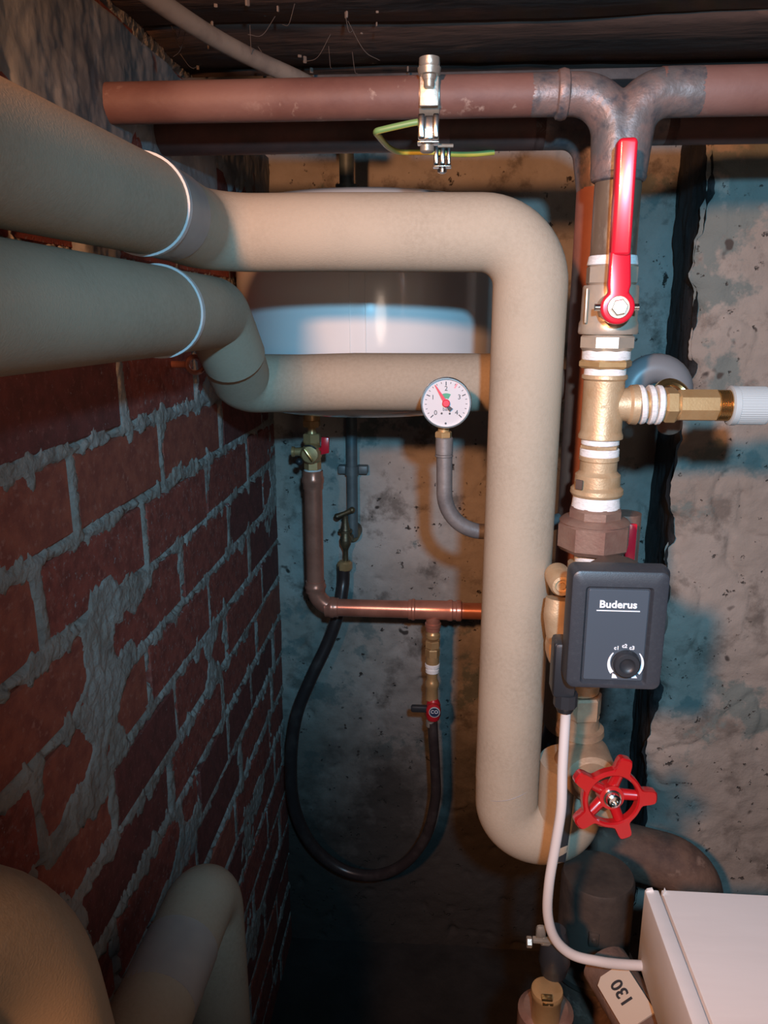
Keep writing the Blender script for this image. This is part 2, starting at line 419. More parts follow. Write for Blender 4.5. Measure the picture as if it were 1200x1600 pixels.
# back wall
def back_point(u, v):
    x = XL-.02 + u*(.42+.02-XL); z = ZF + v*(ZTOP+.02-ZF)
    n = fbm(Vector((x*6, 1.5, z*6))); n2 = fbm(Vector((x*40, 4.5, z*40)), 4)
    pit = max(0, noise.noise(Vector((x*34, 9.9, z*34)))-.38)*.02
    return (x, YB + n*.006 + n2*.0016 + pit, z)
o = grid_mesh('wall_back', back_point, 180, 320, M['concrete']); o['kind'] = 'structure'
# pillar that juts out of the back wall on the right
XP, YP = .362, 1.17
def pillar_front(u, v):
    x = XP + u*.75; z = ZF + v*(ZTOP+.02-ZF)
    n = fbm(Vector((x*5, 21.5, z*5))); n2 = fbm(Vector((x*34, 14.5, z*34)), 4)
    e = max(0, 1-(x-XP)/.035)                      # broken arris
    crk = abs(fbm(Vector((x*4+2, 31.5, z*2.2)), 3)); crack = .006*max(0, 1-crk/.018)
    ar = fbm(Vector((1.5, 2.5, z*16)), 4)
    return (x + (1-u)*ar*.016*e, YP + n*.010 + n2*.0028 + e*e*(.012+.014*ar) + crack, z)
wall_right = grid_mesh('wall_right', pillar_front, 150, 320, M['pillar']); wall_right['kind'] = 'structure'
def pillar_side(u, v):
    z = ZF + v*(ZTOP+.02-ZF); y = YP+.006 + u*(YB+.02-YP)
    n = fbm(Vector((51.5, y*9, z*5))); n2 = fbm(Vector((44.5, y*50, z*16)), 4)
    ar = fbm(Vector((1.5, 2.5, z*16)), 4)
    return (XP + .026*u + n*.006 + n2*.004 + (ar*.016 if u == 0 else 0), y, z)
sd = grid_mesh('tarred_face', pillar_side, 30, 240, M['tarred'], parent=wall_right); sd['label'] = 'black tarred side of the pillar'

b = MB().box((.2, .6, ZF-.03), (2.0, 2.2, .06)); o = add('floor', b, M['floor'], loc=(0,0,ZF)); o['kind'] = 'structure'
b = MB().box((.2, .6, ZTOP+.075), (2.0, 2.2, .05)); ceil = add('ceiling', b, M['ceiling'], loc=(0,0,ZTOP)); ceil['kind'] = 'structure'
# timber boards of the ceiling, running across
yb = -.20
for i in range(12):
    wd = random.uniform(.10,.15); dz = random.uniform(0,.012)
    if yb > YB: break
    def board(u, v, yb=yb, wd=wd, dz=dz, i=i):
        x = XL-.03 + u*1.6; q = v
        pr = [(0,.03),(0,.0),(.06,-.004),(.5,-.005),(.94,-.004),(1,0),(1,.03)][int(round(v*6))]
        n = fbm(Vector((x*3, i*3.7, pr[0]*2)), 5)
        return (x, yb + pr[0]*(wd-.004) + n*.004, ZTOP + .018 + dz + pr[1] + n*.006)
    o = grid_mesh('plank', board, 60, 6, M['timber'], parent=ceil)
    yb += wd
# steel beam under the ceiling
b = MB().box((.25, 1.02, ZTOP+.004), (1.4, .10, .012), .002).box((.25, 1.02, ZTOP+.020), (1.4, .012, .03))
o = add('trim_1', b, M['beam_grey'], loc=(.25, 1.02, ZTOP)); o['kind'] = 'structure'

# ------------------------------------------------------------------ red steel heating pipes under the ceiling
YC = .733                                     # depth of the front pipe and of the valve column
XC = .1515                                    # the column's upright axis
def cz(py): return at(943 - (py-630)*.052, py, YC).z
def cr(wpx, py): return R(wpx, (XC, YC, cz(py)))
zp = at(520, 155, YC).z; rp = R(61, at(520, 155, YC))
front = thing('heating_pipe', 'rusty red steel pipe across the top, welded into the valve column drop', 'pipe', (XC, YC, cz(400)))
xw = at(878, 150, YC).x
b = MB().tube([(XL-.01, YC, zp), (xw, YC, zp)], rp, 32); add('pipe_run', b, M['red_pipe'], front)
xr = at(1030, 150, YC).x; zr = at(1100, 143, YC).z; rr = R(72, at(1100, 150, YC))
b = MB().tube([(xr, YC, zr), (.62, YC, zr)], rr, 32); add('pipe_run', b, M['red_pipe'], front)
# welded breeches piece: two bends that meet in the drop
rd = cr(76, 300)
b = MB()
zj = cz(262)
L1 = fillet([(xw-.030, YC, zp), (XC-.007, YC, zp), (XC-.003, YC, zj-.010)], .052, 16)
b.tube(L1, [rp*1.012+(rd*.98-rp)*i/(len(L1)-1) for i in range(len(L1))], 32)
L2 = fillet([(xr+.036, YC, zr), (XC+.009, YC, zr), (XC+.002, YC, zj-.010)], .052, 16)
b.tube(L2, [rr*1.012+(rd*.98-rr)*i/(len(L2)-1) for i in range(len(L2))], 32)
wb = add('weld_bend', b, M['weld'], front, 'grey scorched welded bends')
rm = wb.modifiers.new('fuse', 'REMESH'); rm.mode = 'VOXEL'; rm.voxel_size = .0018; rm.use_smooth_shade = True
sm = wb.modifiers.new('soften', 'SMOOTH'); sm.factor = .5; sm.iterations = 14
b = MB().ring((xw, YC, zp), X3, rp*.99, .0035, 36, 8, 1.6); add('weld_seam', b, M['weld'], front)
b = MB().ring((XC, YC, zj-.008), Z3, rd*.97, .003, 36, 8, 1.4); add('weld_seam', b, M['weld'], front)
b = MB().tube([(XC, YC, zj), (XC, YC, cz(412))], rd*.94, 32); add('drop_pipe', b, M['bare_steel'], front, 'bare brownish steel drop pipe')

Y2 = .865
zp2 = at(500, 204, Y2).z; rp2 = .022; X2 = at(943, 300, Y2).x - .004
back = thing('heating_pipe', 'darker second steel pipe behind the front one, dropping behind the valve column', 'pipe', (X2, Y2, -.5))
b = MB().tube([(XL-.01, Y2, zp2), (X2-.06, Y2, zp2)], rp2, 28).tube([(X2+.06, Y2, zp2+.003), (.62, Y2, zp2+.003)], rp2, 28); add('pipe_run', b, M['dark_pipe'], back)
b = MB().tube(fillet([(X2-.07, Y2, zp2), (X2-.012, Y2, zp2), (X2, Y2, zp2-.07)], .045, 12), rp2, 28)
b.tube(fillet([(X2+.07, Y2, zp2+.003), (X2+.012, Y2, zp2+.003), (X2, Y2, zp2-.07)], .045, 12), rp2, 28); add('weld_bend', b, M['weld'], back)
b = MB().tube([(X2, Y2, zp2-.06), (X2, Y2, at(900, 1010, Y2).z)], .0235, 28); add('drop_pipe', b, M['rust_pipe'], back, 'red-brown drop pipe')
zi0, zi1 = at(880, 1000, Y2).z, at(880, 1140, Y2).z
xi = at(893, 1080, Y2).x
b = MB().lathe((xi, Y2, zi1), Z3, [(0,.018),(.003,.028),(.010,.032),(zi0-zi1,.032),(zi0-zi1+.001,.024)], 28); add('insulation_sleeve', b, M['foam'], back, 'short beige foam sleeve on the drop pipe')
zk = at(860, 1240, Y2).z
b = MB().lathe((xi-.008, Y2, zk), Z3, [(0,.024),(.004,.027),(zi1-zk-.02,.027),(zi1-zk-.004,.023),(zi1-zk+.006,.022)], 28); add('pipe_bag', b, M['black_plastic'], back, 'glossy black sleeve below the foam')

# pipe clamps with the earthing wire
def clamp(px, py, Yp, zpipe, rpipe, dark, label):
    x = at(px, py, Yp).x
    t = thing('earthing_clamp', label, 'clamp', (x, Yp-rpipe, zpipe-rpipe), None)
    hw = .0085 if not dark else .007
    b = MB().lathe((x-hw, Yp, zpipe), X3, [(0,rpipe+.0002),(0,rpipe+.0016),(2*hw,rpipe+.0016),(2*hw,rpipe+.0002)], 40, caps=False)
    add('strap', b, M['zinc'] if not dark else M['dark_pipe'], t)
    return t, x, hw
t, x, hw = clamp(671, 165, YC, zp, rp, False, 'galvanised clamp around the front red pipe with the earth wire end')
yf = YC-rp-.004
b = MB().box((x, yf-.001, zp+.002), (hw*1.9, .0035, rp*1.7), .001)
for sx in (-1,1): b.box((x+sx*hw*.78, yf-.002, zp+rp*.95), (.004, .010, .011), .0012)
add('bracket', b, M['zinc'], t)
b = MB().lathe((x, yf-.006, zp+rp*.35), Z3, [(0,.0052),(.0035,.006),(.004,.009),(.009,.0098),(.0095,.0075),(.0115,.0085),(.0165,.0085),(.0175,.006)], 24)
b.lathe((x, yf-.006, zp+rp*.02), Z3, [(0,.0040),(.001,.0045),(.008,.0045)], 16); add('bolt', b, M['zinc'], t)
zc1 = at(671, 197, YC-.03).z
b = MB().box((x-.0058, yf-.006, zc1), (.0062,.011,.019), .0015).box((x+.0062, yf-.006, zc1), (.0056,.011,.019), .0015).box((x, yf-.003, zc1), (.017,.006,.018), .001)
b.box((x, yf-.006, zc1-.0125), (.0185,.014,.0018), .0005)
add('terminal', b, M['chrome'], t, 'shiny wire terminal')
b = MB().lathe((x-.001, yf-.006, zc1-.020), Z3, [(0,.0045),(.001,.006),(.0055,.006),(.0065,.003),(.0085,.003)], 18); add('screw', b, M['zinc'], t)
b = MB().tube([(x+.008, yf-.003, zc1-.014), (x+.021, yf-.002, zc1-.014)], .0015, 8); add('wire_end', b, M['zinc'], t)
t2, x2, hw2 = clamp(692, 205, Y2, zp2, rp2, True, 'small clamp hanging below the rear pipe beside the first clamp')
yg = Y2-.012; zg = at(692, 243, yg).z
b = MB().box((x2, yg+.006, zg+.017), (.013,.003,.034), .0006); add('hanger', b, M['dark_pipe'], t2)
b = MB().box((x2-.0062, yg-.002, zg), (.0052,.010,.019), .0014).box((x2+.0002, yg-.002, zg), (.0055,.010,.019), .0014).box((x2+.0064, yg-.002, zg), (.0045,.010,.020), .0014).box((x2, yg-.001, zg-.011), (.0185,.013,.0016), .0004); add('terminal', b, M['chrome'], t2, 'shiny wire terminal')
b = MB().lathe((x2, yg-.002, zg-.0175), Z3, [(0,.002),(.001,.0045),(.004,.005),(.0062,.003)], 16); add('screw', b, M['chrome'], t2)
wp = [at(657,190,YC-.024), at(640,193,YC-.024), at(600,202,YC-.022), at(588,206,YC-.018), at(592,213,YC), at(606,229,YC+.06), at(622,237,Y2-.03), at(645,238,Y2-.02), at(680,238,Y2-.016), at(707,241,Y2-.012), at(740,241,Y2-.004), at(772,238,Y2)]
b = MB().tube(smooth(wp, 6), .0027, 12, stripe=lambda k: k in (6,7,8,9)); o = add('earth_wire', b, [M['green_wire'], M['yellow_wire']])
tag(o, 'green and yellow earth wire looping left of the two clamps', 'wire')

# ------------------------------------------------------------------ the valve column, from top to bottom
def col(prof):
    """lathe profile from pixel rows: (y, width) top to bottom"""
    base = cz(prof[0][0])
    return (XC, YC, base), [(base-cz(y), cr(wd, y)) for y, wd in prof]
DN = Vector((0,0,-1))
def ring_at(b, y0, y1, w0, w1=None, seg=36):
    o, p = col([(y0, w0*.97), (y0+1.0, w0), (y1-1.0, w1 or w0), (y1, (w1 or w0)*.97)]); return b.lathe(o, DN, p, seg)
def hex_at(b, y0, y1, wd, n=6, phase=0.0):
    z0, z1 = cz(y0), cz(y1); return b.nut((XC,YC,z1), Z3, z0-z1, cr(wd, (y0+y1)/2)*1.04, n, phase)

t = thing('ball_valve', 'large ball valve with a long upright red lever', 'valve', (XC, YC, cz(547)))
b = MB(); hex_at(b, 413, 447, 76, 8, .39); o_, p_ = col([(446,82),(449,85),(470,86),(500,86),(503,88),(505,90),(519,91),(522,88)]); b.lathe(o_, DN, p_, 40)
hex_at(b, 521, 548, 83, 8, .2); add('body', b, M['nickel'], t)
b = MB().box((XC-.024, YC-.018, cz(478)), (.0022, .003, .030), .0008); add('rib', b, M['nickel'], t)
b = MB(); ring_at(b, 400, 415, 74, 78); add('thread_seal', b, M['ptfe'], t, 'white sealing tape above the valve')
yl = YC-.052                                    # lever plane, in front of the body
pv = at(966, 480, yl); tp = at(980, 216, yl); XLV = pv.x
b = MB().lathe((XLV, YC-.02, pv.z), -Y3, [(0,.012),(.02,.0115),(.022,.009),(.034,.009)], 28); add('stem', b, M['nickel'], t)
rb = R(53, pv)
hw = R(31, pv)
lean = (tp.x-pv.x)
b = MB()
disc = [(XLV+rb*math.cos(a), yl, pv.z+rb*math.sin(a)) for a in [math.radians(125)+math.radians(290)*k/24 for k in range(25)]]
zt = at(978, 392, yl).z
poly = disc + [(XLV+hw+.0012, yl, pv.z+rb*1.25), (XLV+lean*.35+hw, yl, zt), (XLV+lean*.35-hw, yl, zt), (XLV-hw-.0012, yl, pv.z+rb*1.25)]
b.prism(poly, (0, .009, 0)).bevel(.0022, 3)
add('lever', b, M['red_paint'], t, 'red plastic-dipped lever')
b = MB(); h0, h1 = zt-.004, tp.z; yq = yl-.0015
hg = hw*.92
pg = [(XLV+lean*.36-hg, yq+.0015, h0), (XLV+lean*.36+hg, yq-.0015, h0), (XLV+lean+hg, yq-.0055, h1-.004), (XLV+lean+hg*.85, yq-.0055, h1), (XLV+lean-hg*.85, yq-.0025, h1), (XLV+lean-hg, yq-.0025, h1-.004)]
b.prism(pg, (0, .014, 0)).bevel(.0028, 3); add('grip', b, M['red_paint'], t, 'thick glossy red grip')
b = MB().lathe((XLV, yl+.001, pv.z), -Y3, [(0,.0092),(.0015,.0092),(.002,.0085)], 28).nut((XLV, yl-.001, pv.z), -Y3, .006, .0068, 6, .2); b.lathe((XLV,yl-.007,pv.z), -Y3, [(0,.004),(.001,.0038)], 18); add('nut', b, M['chrome'], t, 'chromed nut')
b = MB().tube([(XLV-rb-.004, yl+.006, pv.z), (XLV+rb+.004, yl+.006, pv.z)], .003, 12); add('stop_pin', b, M['chrome'], t)

t = thing('reducing_nipple', 'brass hexagon nipple with white tape just above the brass tee', 'fitting', (XC, YC, cz(588)))
b = MB(); hex_at(b, 561, 575, 80, 6, .1); add('hexagon', b, M['brass'], t)
b = MB(); ring_at(b, 547, 562, 74); ring_at(b, 574, 588, 64); add('thread_seal', b, M['ptfe'], t, 'white sealing tape')

t = thing('pipe_tee', 'cast brass tee with its branch to the right', 'fitting', (XC, YC, cz(684)))
b = MB(); o_, p_ = col([(585,68),(587,70),(591,70),(594,63),(600,63),(672,63),(676,65),(679,68),(684,68),(685,64)]); b.lathe(o_, DN, p_, 40)
zb = cz(632); rb_ = cr(50, 632)
def xpx(px): return at(px, 632, YC).x
b.lathe((XC, YC, zb), X3, [(0,rb_*1.0),(xpx(962)-XC,rb_*1.0),(xpx(980)-XC,rb_*1.05),(xpx(984)-XC,rb_*1.22),(xpx(994)-XC,rb_*1.26),(xpx(996)-XC,rb_*1.16)], 36)
add('body', b, M['cast_brass'], t)
b = MB(); yfa = YC - cr(63,635)-.0004; xa = XC-.002
b.prism([(xa-.003,yfa,zb-.001),(xa+.001,yfa,zb-.001),(xa+.001,yfa,zb-.003),(xa+.005,yfa,zb+.000),(xa+.001,yfa,zb+.003),(xa+.001,yfa,zb+.001),(xa-.003,yfa,zb+.001)], (0,.001,0)); add('arrow_mark', b, M['cast_brass'], t)

t = thing('safety_valve', 'brass side valve with a ribbed white plastic cap', 'valve', (xpx(1090), YC, zb-.02))
r0 = cr(56,632)
b = MB()
b.lathe((xpx(996),YC,zb), X3, [(0,r0*.78),(xpx(1040)-xpx(996),r0*.78)], 28)
b.nut((xpx(1036),YC,zb), X3, xpx(1057)-xpx(1036), r0*.98, 6, .25)
b.lathe((xpx(1056),YC,zb), X3, [(0,r0*.80),(.002,r0*.9),(xpx(1117)-xpx(1056),r0*.9),(xpx(1119)-xpx(1056),r0*.84)], 8, .2)
add('body', b, M['brass'], t)
b = MB()
for k in range(8):
    xx = xpx(1119)+k*(xpx(1139)-xpx(1119))/8; b.lathe((xx,YC,zb), X3, [(0,r0*.80),(.0005,r0*.86),(.0010,r0*.86),(.0014,r0*.80)], 28)
add('thread', b, M['bright_brass'], t)
b = MB()
for a0, tilt in ((997,.10),(1012,.05),(1024,-.02)):
    d = Vector((1, 0, tilt)); b.lathe((xpx(a0),YC,zb), d, [(0,r0*1.04),(.001,r0*1.10),(.004,r0*1.08),(.0055,r0*.98)], 36)
add('thread_seal', b, M['ptfe'], t, 'white sealing tape wound between the threads')
b = MB(); n = 96; xc0, xc1 = xpx(1138), xpx(1198); rc = cr(60,632)
prof = [(0,rc*.9),(.001,rc*1.02),(.006,rc*1.02),(.0065,rc*.98)]
b.lathe((xc0,YC,zb), X3, prof, 48)
rings = []
d, u, v = frame(X3)
for tt, k_ in ((.006,.985),(xc1-xc0-.003,.985),(xc1-xc0-.0008,.95),(xc1-xc0,.88)):
    rings.append([b.bm.verts.new(Vector((xc0+tt,YC,zb))+(u*math.cos(2*math.pi*k/n)+v*math.sin(2*math.pi*k/n))*rc*(k_*(1 if k%2 else .982))) for k in range(n)])
for p, q in zip(rings, rings[1:]):
    for k in range(n): b.bm.faces.new((p[k], p[(k+1)%n], q[(k+1)%n], q[k]))
b.bm.faces.new(rings[-1]); add('cap', b, M['white_plastic'], t, 'ribbed white plastic cap', ang=.25)

t = thing('reducing_socket', 'stepped brass socket with white tape rings below the tee', 'fitting', (XC, YC, cz(772)))
b = MB(); hex_at(b, 693, 701, 60, 6, .2); o_, p_ = col([(711,58),(713,61),(718,61),(720,57),(735,57),(738,62),(741,69),(758,70),(760,74),(763,80),(769,81),(773,76)]); b.lathe(o_, DN, p_, 40)
add('body', b, M['cast_brass'], t)
b = MB(); ring_at(b, 683, 694, 58); ring_at(b, 700, 712, 60); add('thread_seal', b, M['ptfe'], t, 'white sealing tape')
lx = XC-.006
b = MB().box((XC-.020, YC-cr(69,750)*.80, cz(752)), (.007,.002,.009), .0002, rot=Matrix.Rotation(-.75,3,'Z')); add('stamp', b, M['slot_dark'], t, 'dark stamped mark')

t = thing('pipe_union', 'brown bronze union with a large hexagon nut above the pump', 'fitting', (XC-.002, YC, cz(858)))
b = MB(); ring_at(b, 772, 792, 70, 74); add('thread_seal', b, M['ptfe'], t, 'white sealing tape')
b = MB(); hex_at(b, 790, 820, 80, 8, .2); add('tail_piece', b, M['bronze'], t)
b = MB(); o_, p_ = col([(806,82),(810,100),(814,108)]); b.lathe(o_, DN, p_, 36); hex_at(b, 811, 858, 108, 8, .1); add('union_nut', b, M['bronze'], t)
b = MB(); ring_at(b, 857, 884, 56, 52); add('gasket', b, M['ptfe'], t, 'white taped pipe end')

# ------------------------------------------------------------------ circulation pump
yb0 = .600                                       # front face of the control box
def bx(px, py): return at(px, py, yb0)
tl, br = bx(893,891), bx(1034,1080)
cxb, czb = (bx(889,985).x+bx(1041,985).x)/2, (tl.z+br.z)/2
wb, hb = bx(1041,985).x-bx(889,985).x, tl.z-br.z
t = thing('circulation_pump', 'heating pump with a black control box and a dial knob', 'pump', (XC, YC, br.z))
def rrect(x0, x1, z0, z1, r, y, n=6):
    out = []
    for cx, cz_, a0 in ((x1-r,z1-r,0),(x0+r,z1-r,90),(x0+r,z0+r,180),(x1-r,z0+r,270)):
        for k in range(n+1):
            a = math.radians(a0+90*k/n); out.append((cx+r*math.cos(a), y, cz_+r*math.sin(a)))
    return out
def loft(b, loops, cap0=True, cap1=True):
    vv = [[b.bm.verts.new(Vector(p)) for p in l] for l in loops]
    for p, q in zip(vv, vv[1:]):
        n = len(p)
        for k in range(n): b.bm.faces.new((p[k], p[(k+1)%n], q[(k+1)%n], q[k]))
    if cap0: b.bm.faces.new(vv[0])
    if cap1: b.bm.faces.new(vv[-1])
x0, x1, z0, z1 = cxb-wb/2, cxb+wb/2, czb-hb/2, czb+hb/2
# recess of the front panel
px0, px1 = bx(915,985).x, bx(1013,985).x; pz0, pz1 = bx(960,1066).z, bx(960,921).z
b = MB()
loft(b, [rrect(x0+.004,x1-.004,z0+.004,z1-.004,.006,yb0+.024), rrect(x0-.001,x1+.003,z0+.001,z1+.001,.007,yb0+.020), rrect(x0-.001,x1+.003,z0+.001,z1+.001,.007,yb0+.013), rrect(x0-.0005,x1+.0005,z0-.0005,z1+.0005,.007,yb0+.010),
         rrect(x0,x1,z0,z1,.007,yb0+.004), rrect(x0+.0008,x1-.0008,z0+.0008,z1-.0008,.0065,yb0+.001), rrect(x0+.0025,x1-.0025,z0+.0025,z1-.0025,.005,yb0),
         rrect(px0-.002,px1+.002,pz0-.002,pz1+.002,.003,yb0), rrect(px0,px1,pz0,pz1,.0022,yb0+.0035)])
add('control_box', b, M['housing'], t, 'dark grey plastic control box')
b = MB(); loft(b, [rrect(px0+.0010,px1-.0010,pz0+.0010,pz1-.0010,.0018,yb0+.0036), rrect(px0+.0010,px1-.0010,pz0+.0010,pz1-.0010,.0018,yb0+.0022), rrect(px0+.0015,px1-.0015,pz0+.0015,pz1-.0015,.0014,yb0+.0018)])
panel = add('front_panel', b, M['panel'], t)
yp = yb0+.0016
def px2(px, py, Y=yp): return at(px, py, Y)
c = px2(966, 945); text('lettering', 'Buderus', .0088, c, M['print_white'], panel, sx=1.04, bold=.00022)
c0, c1 = px2(932,954.5), px2(1000,954.5)
b = MB().box((c0+c1)/2, (c1.x-c0.x, .0006, .0008)); add('underline', b, M['print_white'], panel)
kc = px2(977.5, 1036)
b = MB(); rk = R(44, kc)
b.lathe((kc.x, yp+.001, kc.z), -Y3, [(0,rk),(.003,rk*.99),(.006,rk*.94),(.0072,rk*.84),(.0074,rk*.56),(.0066,rk*.50),(.0055,rk*.34),(.0052,.0001)], 40)
knob = add('knob', b, M['black_plastic'], t, 'round black setting knob with a dished centre')
def arc(b, c, ra, a0, a1, wfun, y, n=16):
    ins, outs = [], []
    for k in range(n+1):
        s = k/n; a = math.radians(a0+(a1-a0)*s); wd = wfun(s)
        ins.append((c.x+(ra-wd/2)*math.cos(a), y, c.z+(ra-wd/2)*math.sin(a))); outs.append((c.x+(ra+wd/2)*math.cos(a), y, c.z+(ra+wd/2)*math.sin(a)))
    return b.strip(None, ins, outs, (0,.0006,0))
b = MB(); arc(b, kc, rk*1.18, 140, 220, lambda s: .0008+.0026*s, yp-.0002); arc(b, kc, rk*1.18, 40, -40, lambda s: .0008+.0026*s, yp-.0002); add('scale', b, M['print_white'], panel)
b = MB()
for sx, mx in ((959.5,1),(990.5,1)):
    c = px2(sx, 1056); b.prism([(c.x-.002,yp-.0002,c.z-.002),(c.x+.0027,yp-.0002,c.z-.002),(c.x+.001,yp-.0002,c.z+.001),(c.x-.0016,yp-.0002,c.z+.0024)], (0,.0006,0))
add('symbol', b, M['print_white'], panel)
for s_, sx, sy in (('c1',963.5,1012.5),('c2',976,1009.5),('c3',987.5,1012.5)): text('numeral', s_, .0046, px2(sx,sy), M['print_white'], panel, bold=.00012)
b = MB().lathe((XC+.012, yb0+.022, czb), Y3, [(0,.032),(.03,.033),(.045,.036),(.055,.038),(.068,.038)], 40)
add('motor', b, M['soot_steel'], t)
# cast casing around the column
zt_, zl_ = cz(880), cz(1078)
b = MB().lathe((XC-.004, YC, cz(985)), Y3, [(-.052,.030),(-.048,.040),(-.034,.042),(-.022,.034),(.02,.031),(.030,.026),(.031,.01)], 40)
b.lathe((XC-.003, YC, zl_), Z3, [(0,.019),(.01,.020),(zt_-zl_-.01,.020),(zt_-zl_,.020)], 32)
add('casing', b, M['cast_brass'], t, 'beige cast casing with a screw boss')
c = at(879, 917, YC-.055)
b = MB().lathe((c.x, YC-.02, c.z), -Y3, [(0,.012),(.030,.011),(.034,.009),(.0345,.0065),(.031,.006),(.031,.003),(.034,.003),(.034,.0001)], 28)
b.tube(fillet([at(872,935,YC-.045), at(868,960,YC-.047), at(872,990,YC-.045), at(878,1010,YC-.04)], .02), .0115, 16); add('screw_boss', b, M['cast_brass'], t)
# cable gland
g0 = at(884, 1085, yb0+.03)
b = MB().box(at(880,1040,yb0+.035), (.020,.026,.052), .004).box(at(872,1015,yb0+.03), (.008,.012,.016), .002); add('terminal_housing', b, M['black_plastic'], t)
b = MB().lathe((g0.x, g0.y, at(884,1082,yb0+.03).z), DN, [(0,.0105),(.012,.0105),(.014,.0085),(.018,.007)], 10, .2); add('cable_gland', b, M['black_plastic'], t)

cp = [at(885,1098,yb0+.03), at(883,1130,yb0+.03), at(879,1200,yb0+.02), at(877,1262,yb0+.01), at(868,1320,yb0+.005), at(858,1380,yb0), at(856,1430,yb0), at(868,1468,yb0), at(895,1492,yb0), at(935,1502,yb0), at(975,1507,yb0+.005), at(1040,1510,yb0+.01)]
b = MB().tube(smooth(cp, 8), R(16, cp[3]), 16); o = add('power_cable', b, M['cable_white'])
tag(o, 'off-white power cable hanging from the pump and curving towards the white box', 'cable')

# second red lever behind the union
lv = thing('lever_valve', 'half-hidden valve with a thin red lever right behind the union', 'valve', at(984, 905, .80))
a0, a1 = at(988, 818, .79), at(983, 884, .79)
b = MB().box((a0+a1)/2, (.0105, .004, (a0-a1).length), .0018); add('lever', b, M['red_paint'], lv, 'thin red lever')
b = MB().lathe(a1+Vector((0,.03,-.012)), -Y3, [(0,.014),(.03,.014),(.034,.008),(.04,.008)], 20).lathe(a1+Vector((0,.03,-.07)), Z3, [(0,.016),(.12,.016)], 24); add('body', b, M['bronze'], lv)

# ------------------------------------------------------------------ gate valve with red handwheel
zg0 = cz(1080)
t = thing('gate_valve', 'bronze gate valve with a five-lobed red handwheel', 'valve', (XC, YC, cz(1262)))
def cz2(py): return at(905, py, YC).z
def r2(wd, py): return R(wd, (XC, YC, cz2(py)))
b = MB(); za, zb2 = cz2(1082), cz2(1118); b.nut((XC,YC,zb2), Z3, za-zb2, r2(62,1100), 6, .15)
add('union_nut', b, M['valve_bronze'], t)
b = MB().lathe((XC,YC,cz2(1116)), DN, [(0,r2(56,1116)),(.004,r2(54,1120)),(.012,r2(58,1130)),(.014,r2(72,1135)),(.020,r2(74,1140)),(.022,r2(62,1145)),(.045,r2(62,1160)),(.06,r2(80,1180)),(.10,r2(84,1210)),(.115,r2(70,1250)),(.13,r2(66,1262))], 36)
zw = cz2(1222); add('body', b, M['valve_bronze'], t)
bc = at(930, 1218, YC-.045)
b = MB().lathe((bc.x-.004, YC-.005, bc.z), -Y3, [(0,R(84,bc)),(.035,R(84,bc)),(.040,R(78,bc)),(.042,R(60,bc)),(.060,.013),(.075,.011),(.10,.010)], 36); add('bonnet', b, M['valve_bronze'], t, 'round bronze bonnet')
yw = .600; hc = at(955.7, 1246, yw)
b = MB().tube([(bc.x, YC-.06, bc.z), (hc.x, yw+.002, hc.z)], .005, 16); add('spindle', b, M['brass'], t)
# handwheel: rim with five lobes, five spokes, dished hub; turned a little towards the left
rim_o, rim_i = R(95, hc), R(78, hc); rk5 = R(139, hc)
tilt = Matrix.Rotation(.10, 3, 'Z') @ Matrix.Rotation(-.10, 3, 'X')
def wp_(a, r, y=0.0): return hc + tilt @ Vector((r*math.cos(a), y, r*math.sin(a)))
n = 180; outer, inner = [], []
for k in range(n):
    a = 2*math.pi*k/n; rel = ((a - math.radians(2)) % (2*math.pi/5)); rel = min(rel, 2*math.pi/5-rel)
    lobe = 1/(1+math.exp((rel-.19)/.022)); fl = max(0, 1-abs(rel-.21)/.25)**2
    outer.append((a, rim_o+(rk5-rim_o)*lobe+fl*.0012*(1-lobe)))
b = MB(); th = .0052
lo = [[wp_(a, rim_i+.0012, -th) for a, r in outer], [wp_(a, r-.0014, -th) for a, r in outer], [wp_(a, r, -th+.0016) for a, r in outer], [wp_(a, r, th-.0016) for a, r in outer], [wp_(a, r-.0014, th) for a, r in outer], [wp_(a, rim_i+.0012, th) for a, r in outer], [wp_(a, rim_i, th-.0016) for a, r in outer], [wp_(a, rim_i, -th+.0016) for a, r in outer]]
vv = [[b.bm.verts.new(p) for p in l] for l in lo]
for i in range(len(vv)):
    p, q = vv[i], vv[(i+1)%len(vv)]
    for k in range(n): b.bm.faces.new((p[k], p[(k+1)%n], q[(k+1)%n], q[k]))
wheel = add('handwheel', b, M['wheel_red'], t, 'red handwheel rim with five lobes', ang=.5)
for k in range(5):
    a = math.radians(2)+2*math.pi*k/5
    b = MB().tube([wp_(a, .006, .006), wp_(a, .014, .004), wp_(a, rim_i+.001, .0015)], [.0056,.0048,.0045], 12); add('spoke', b, M['wheel_red'], wheel)
b = MB().tube([wp_(0,0,.012), wp_(0,0,-.001)], .0108, 24); add('hub', b, M['wheel_red'], wheel)
b = MB().lathe(wp_(0,0,-.001), tilt @ Vector((0,-1,0)), [(0,.0078),(.0012,.0078),(.0014,.0066),(.006,.0060),(.007,.0045),(.0065,.003),(.004,.0026)], 24); add('nut', b, M['chrome'], wheel, 'bright hub nut')

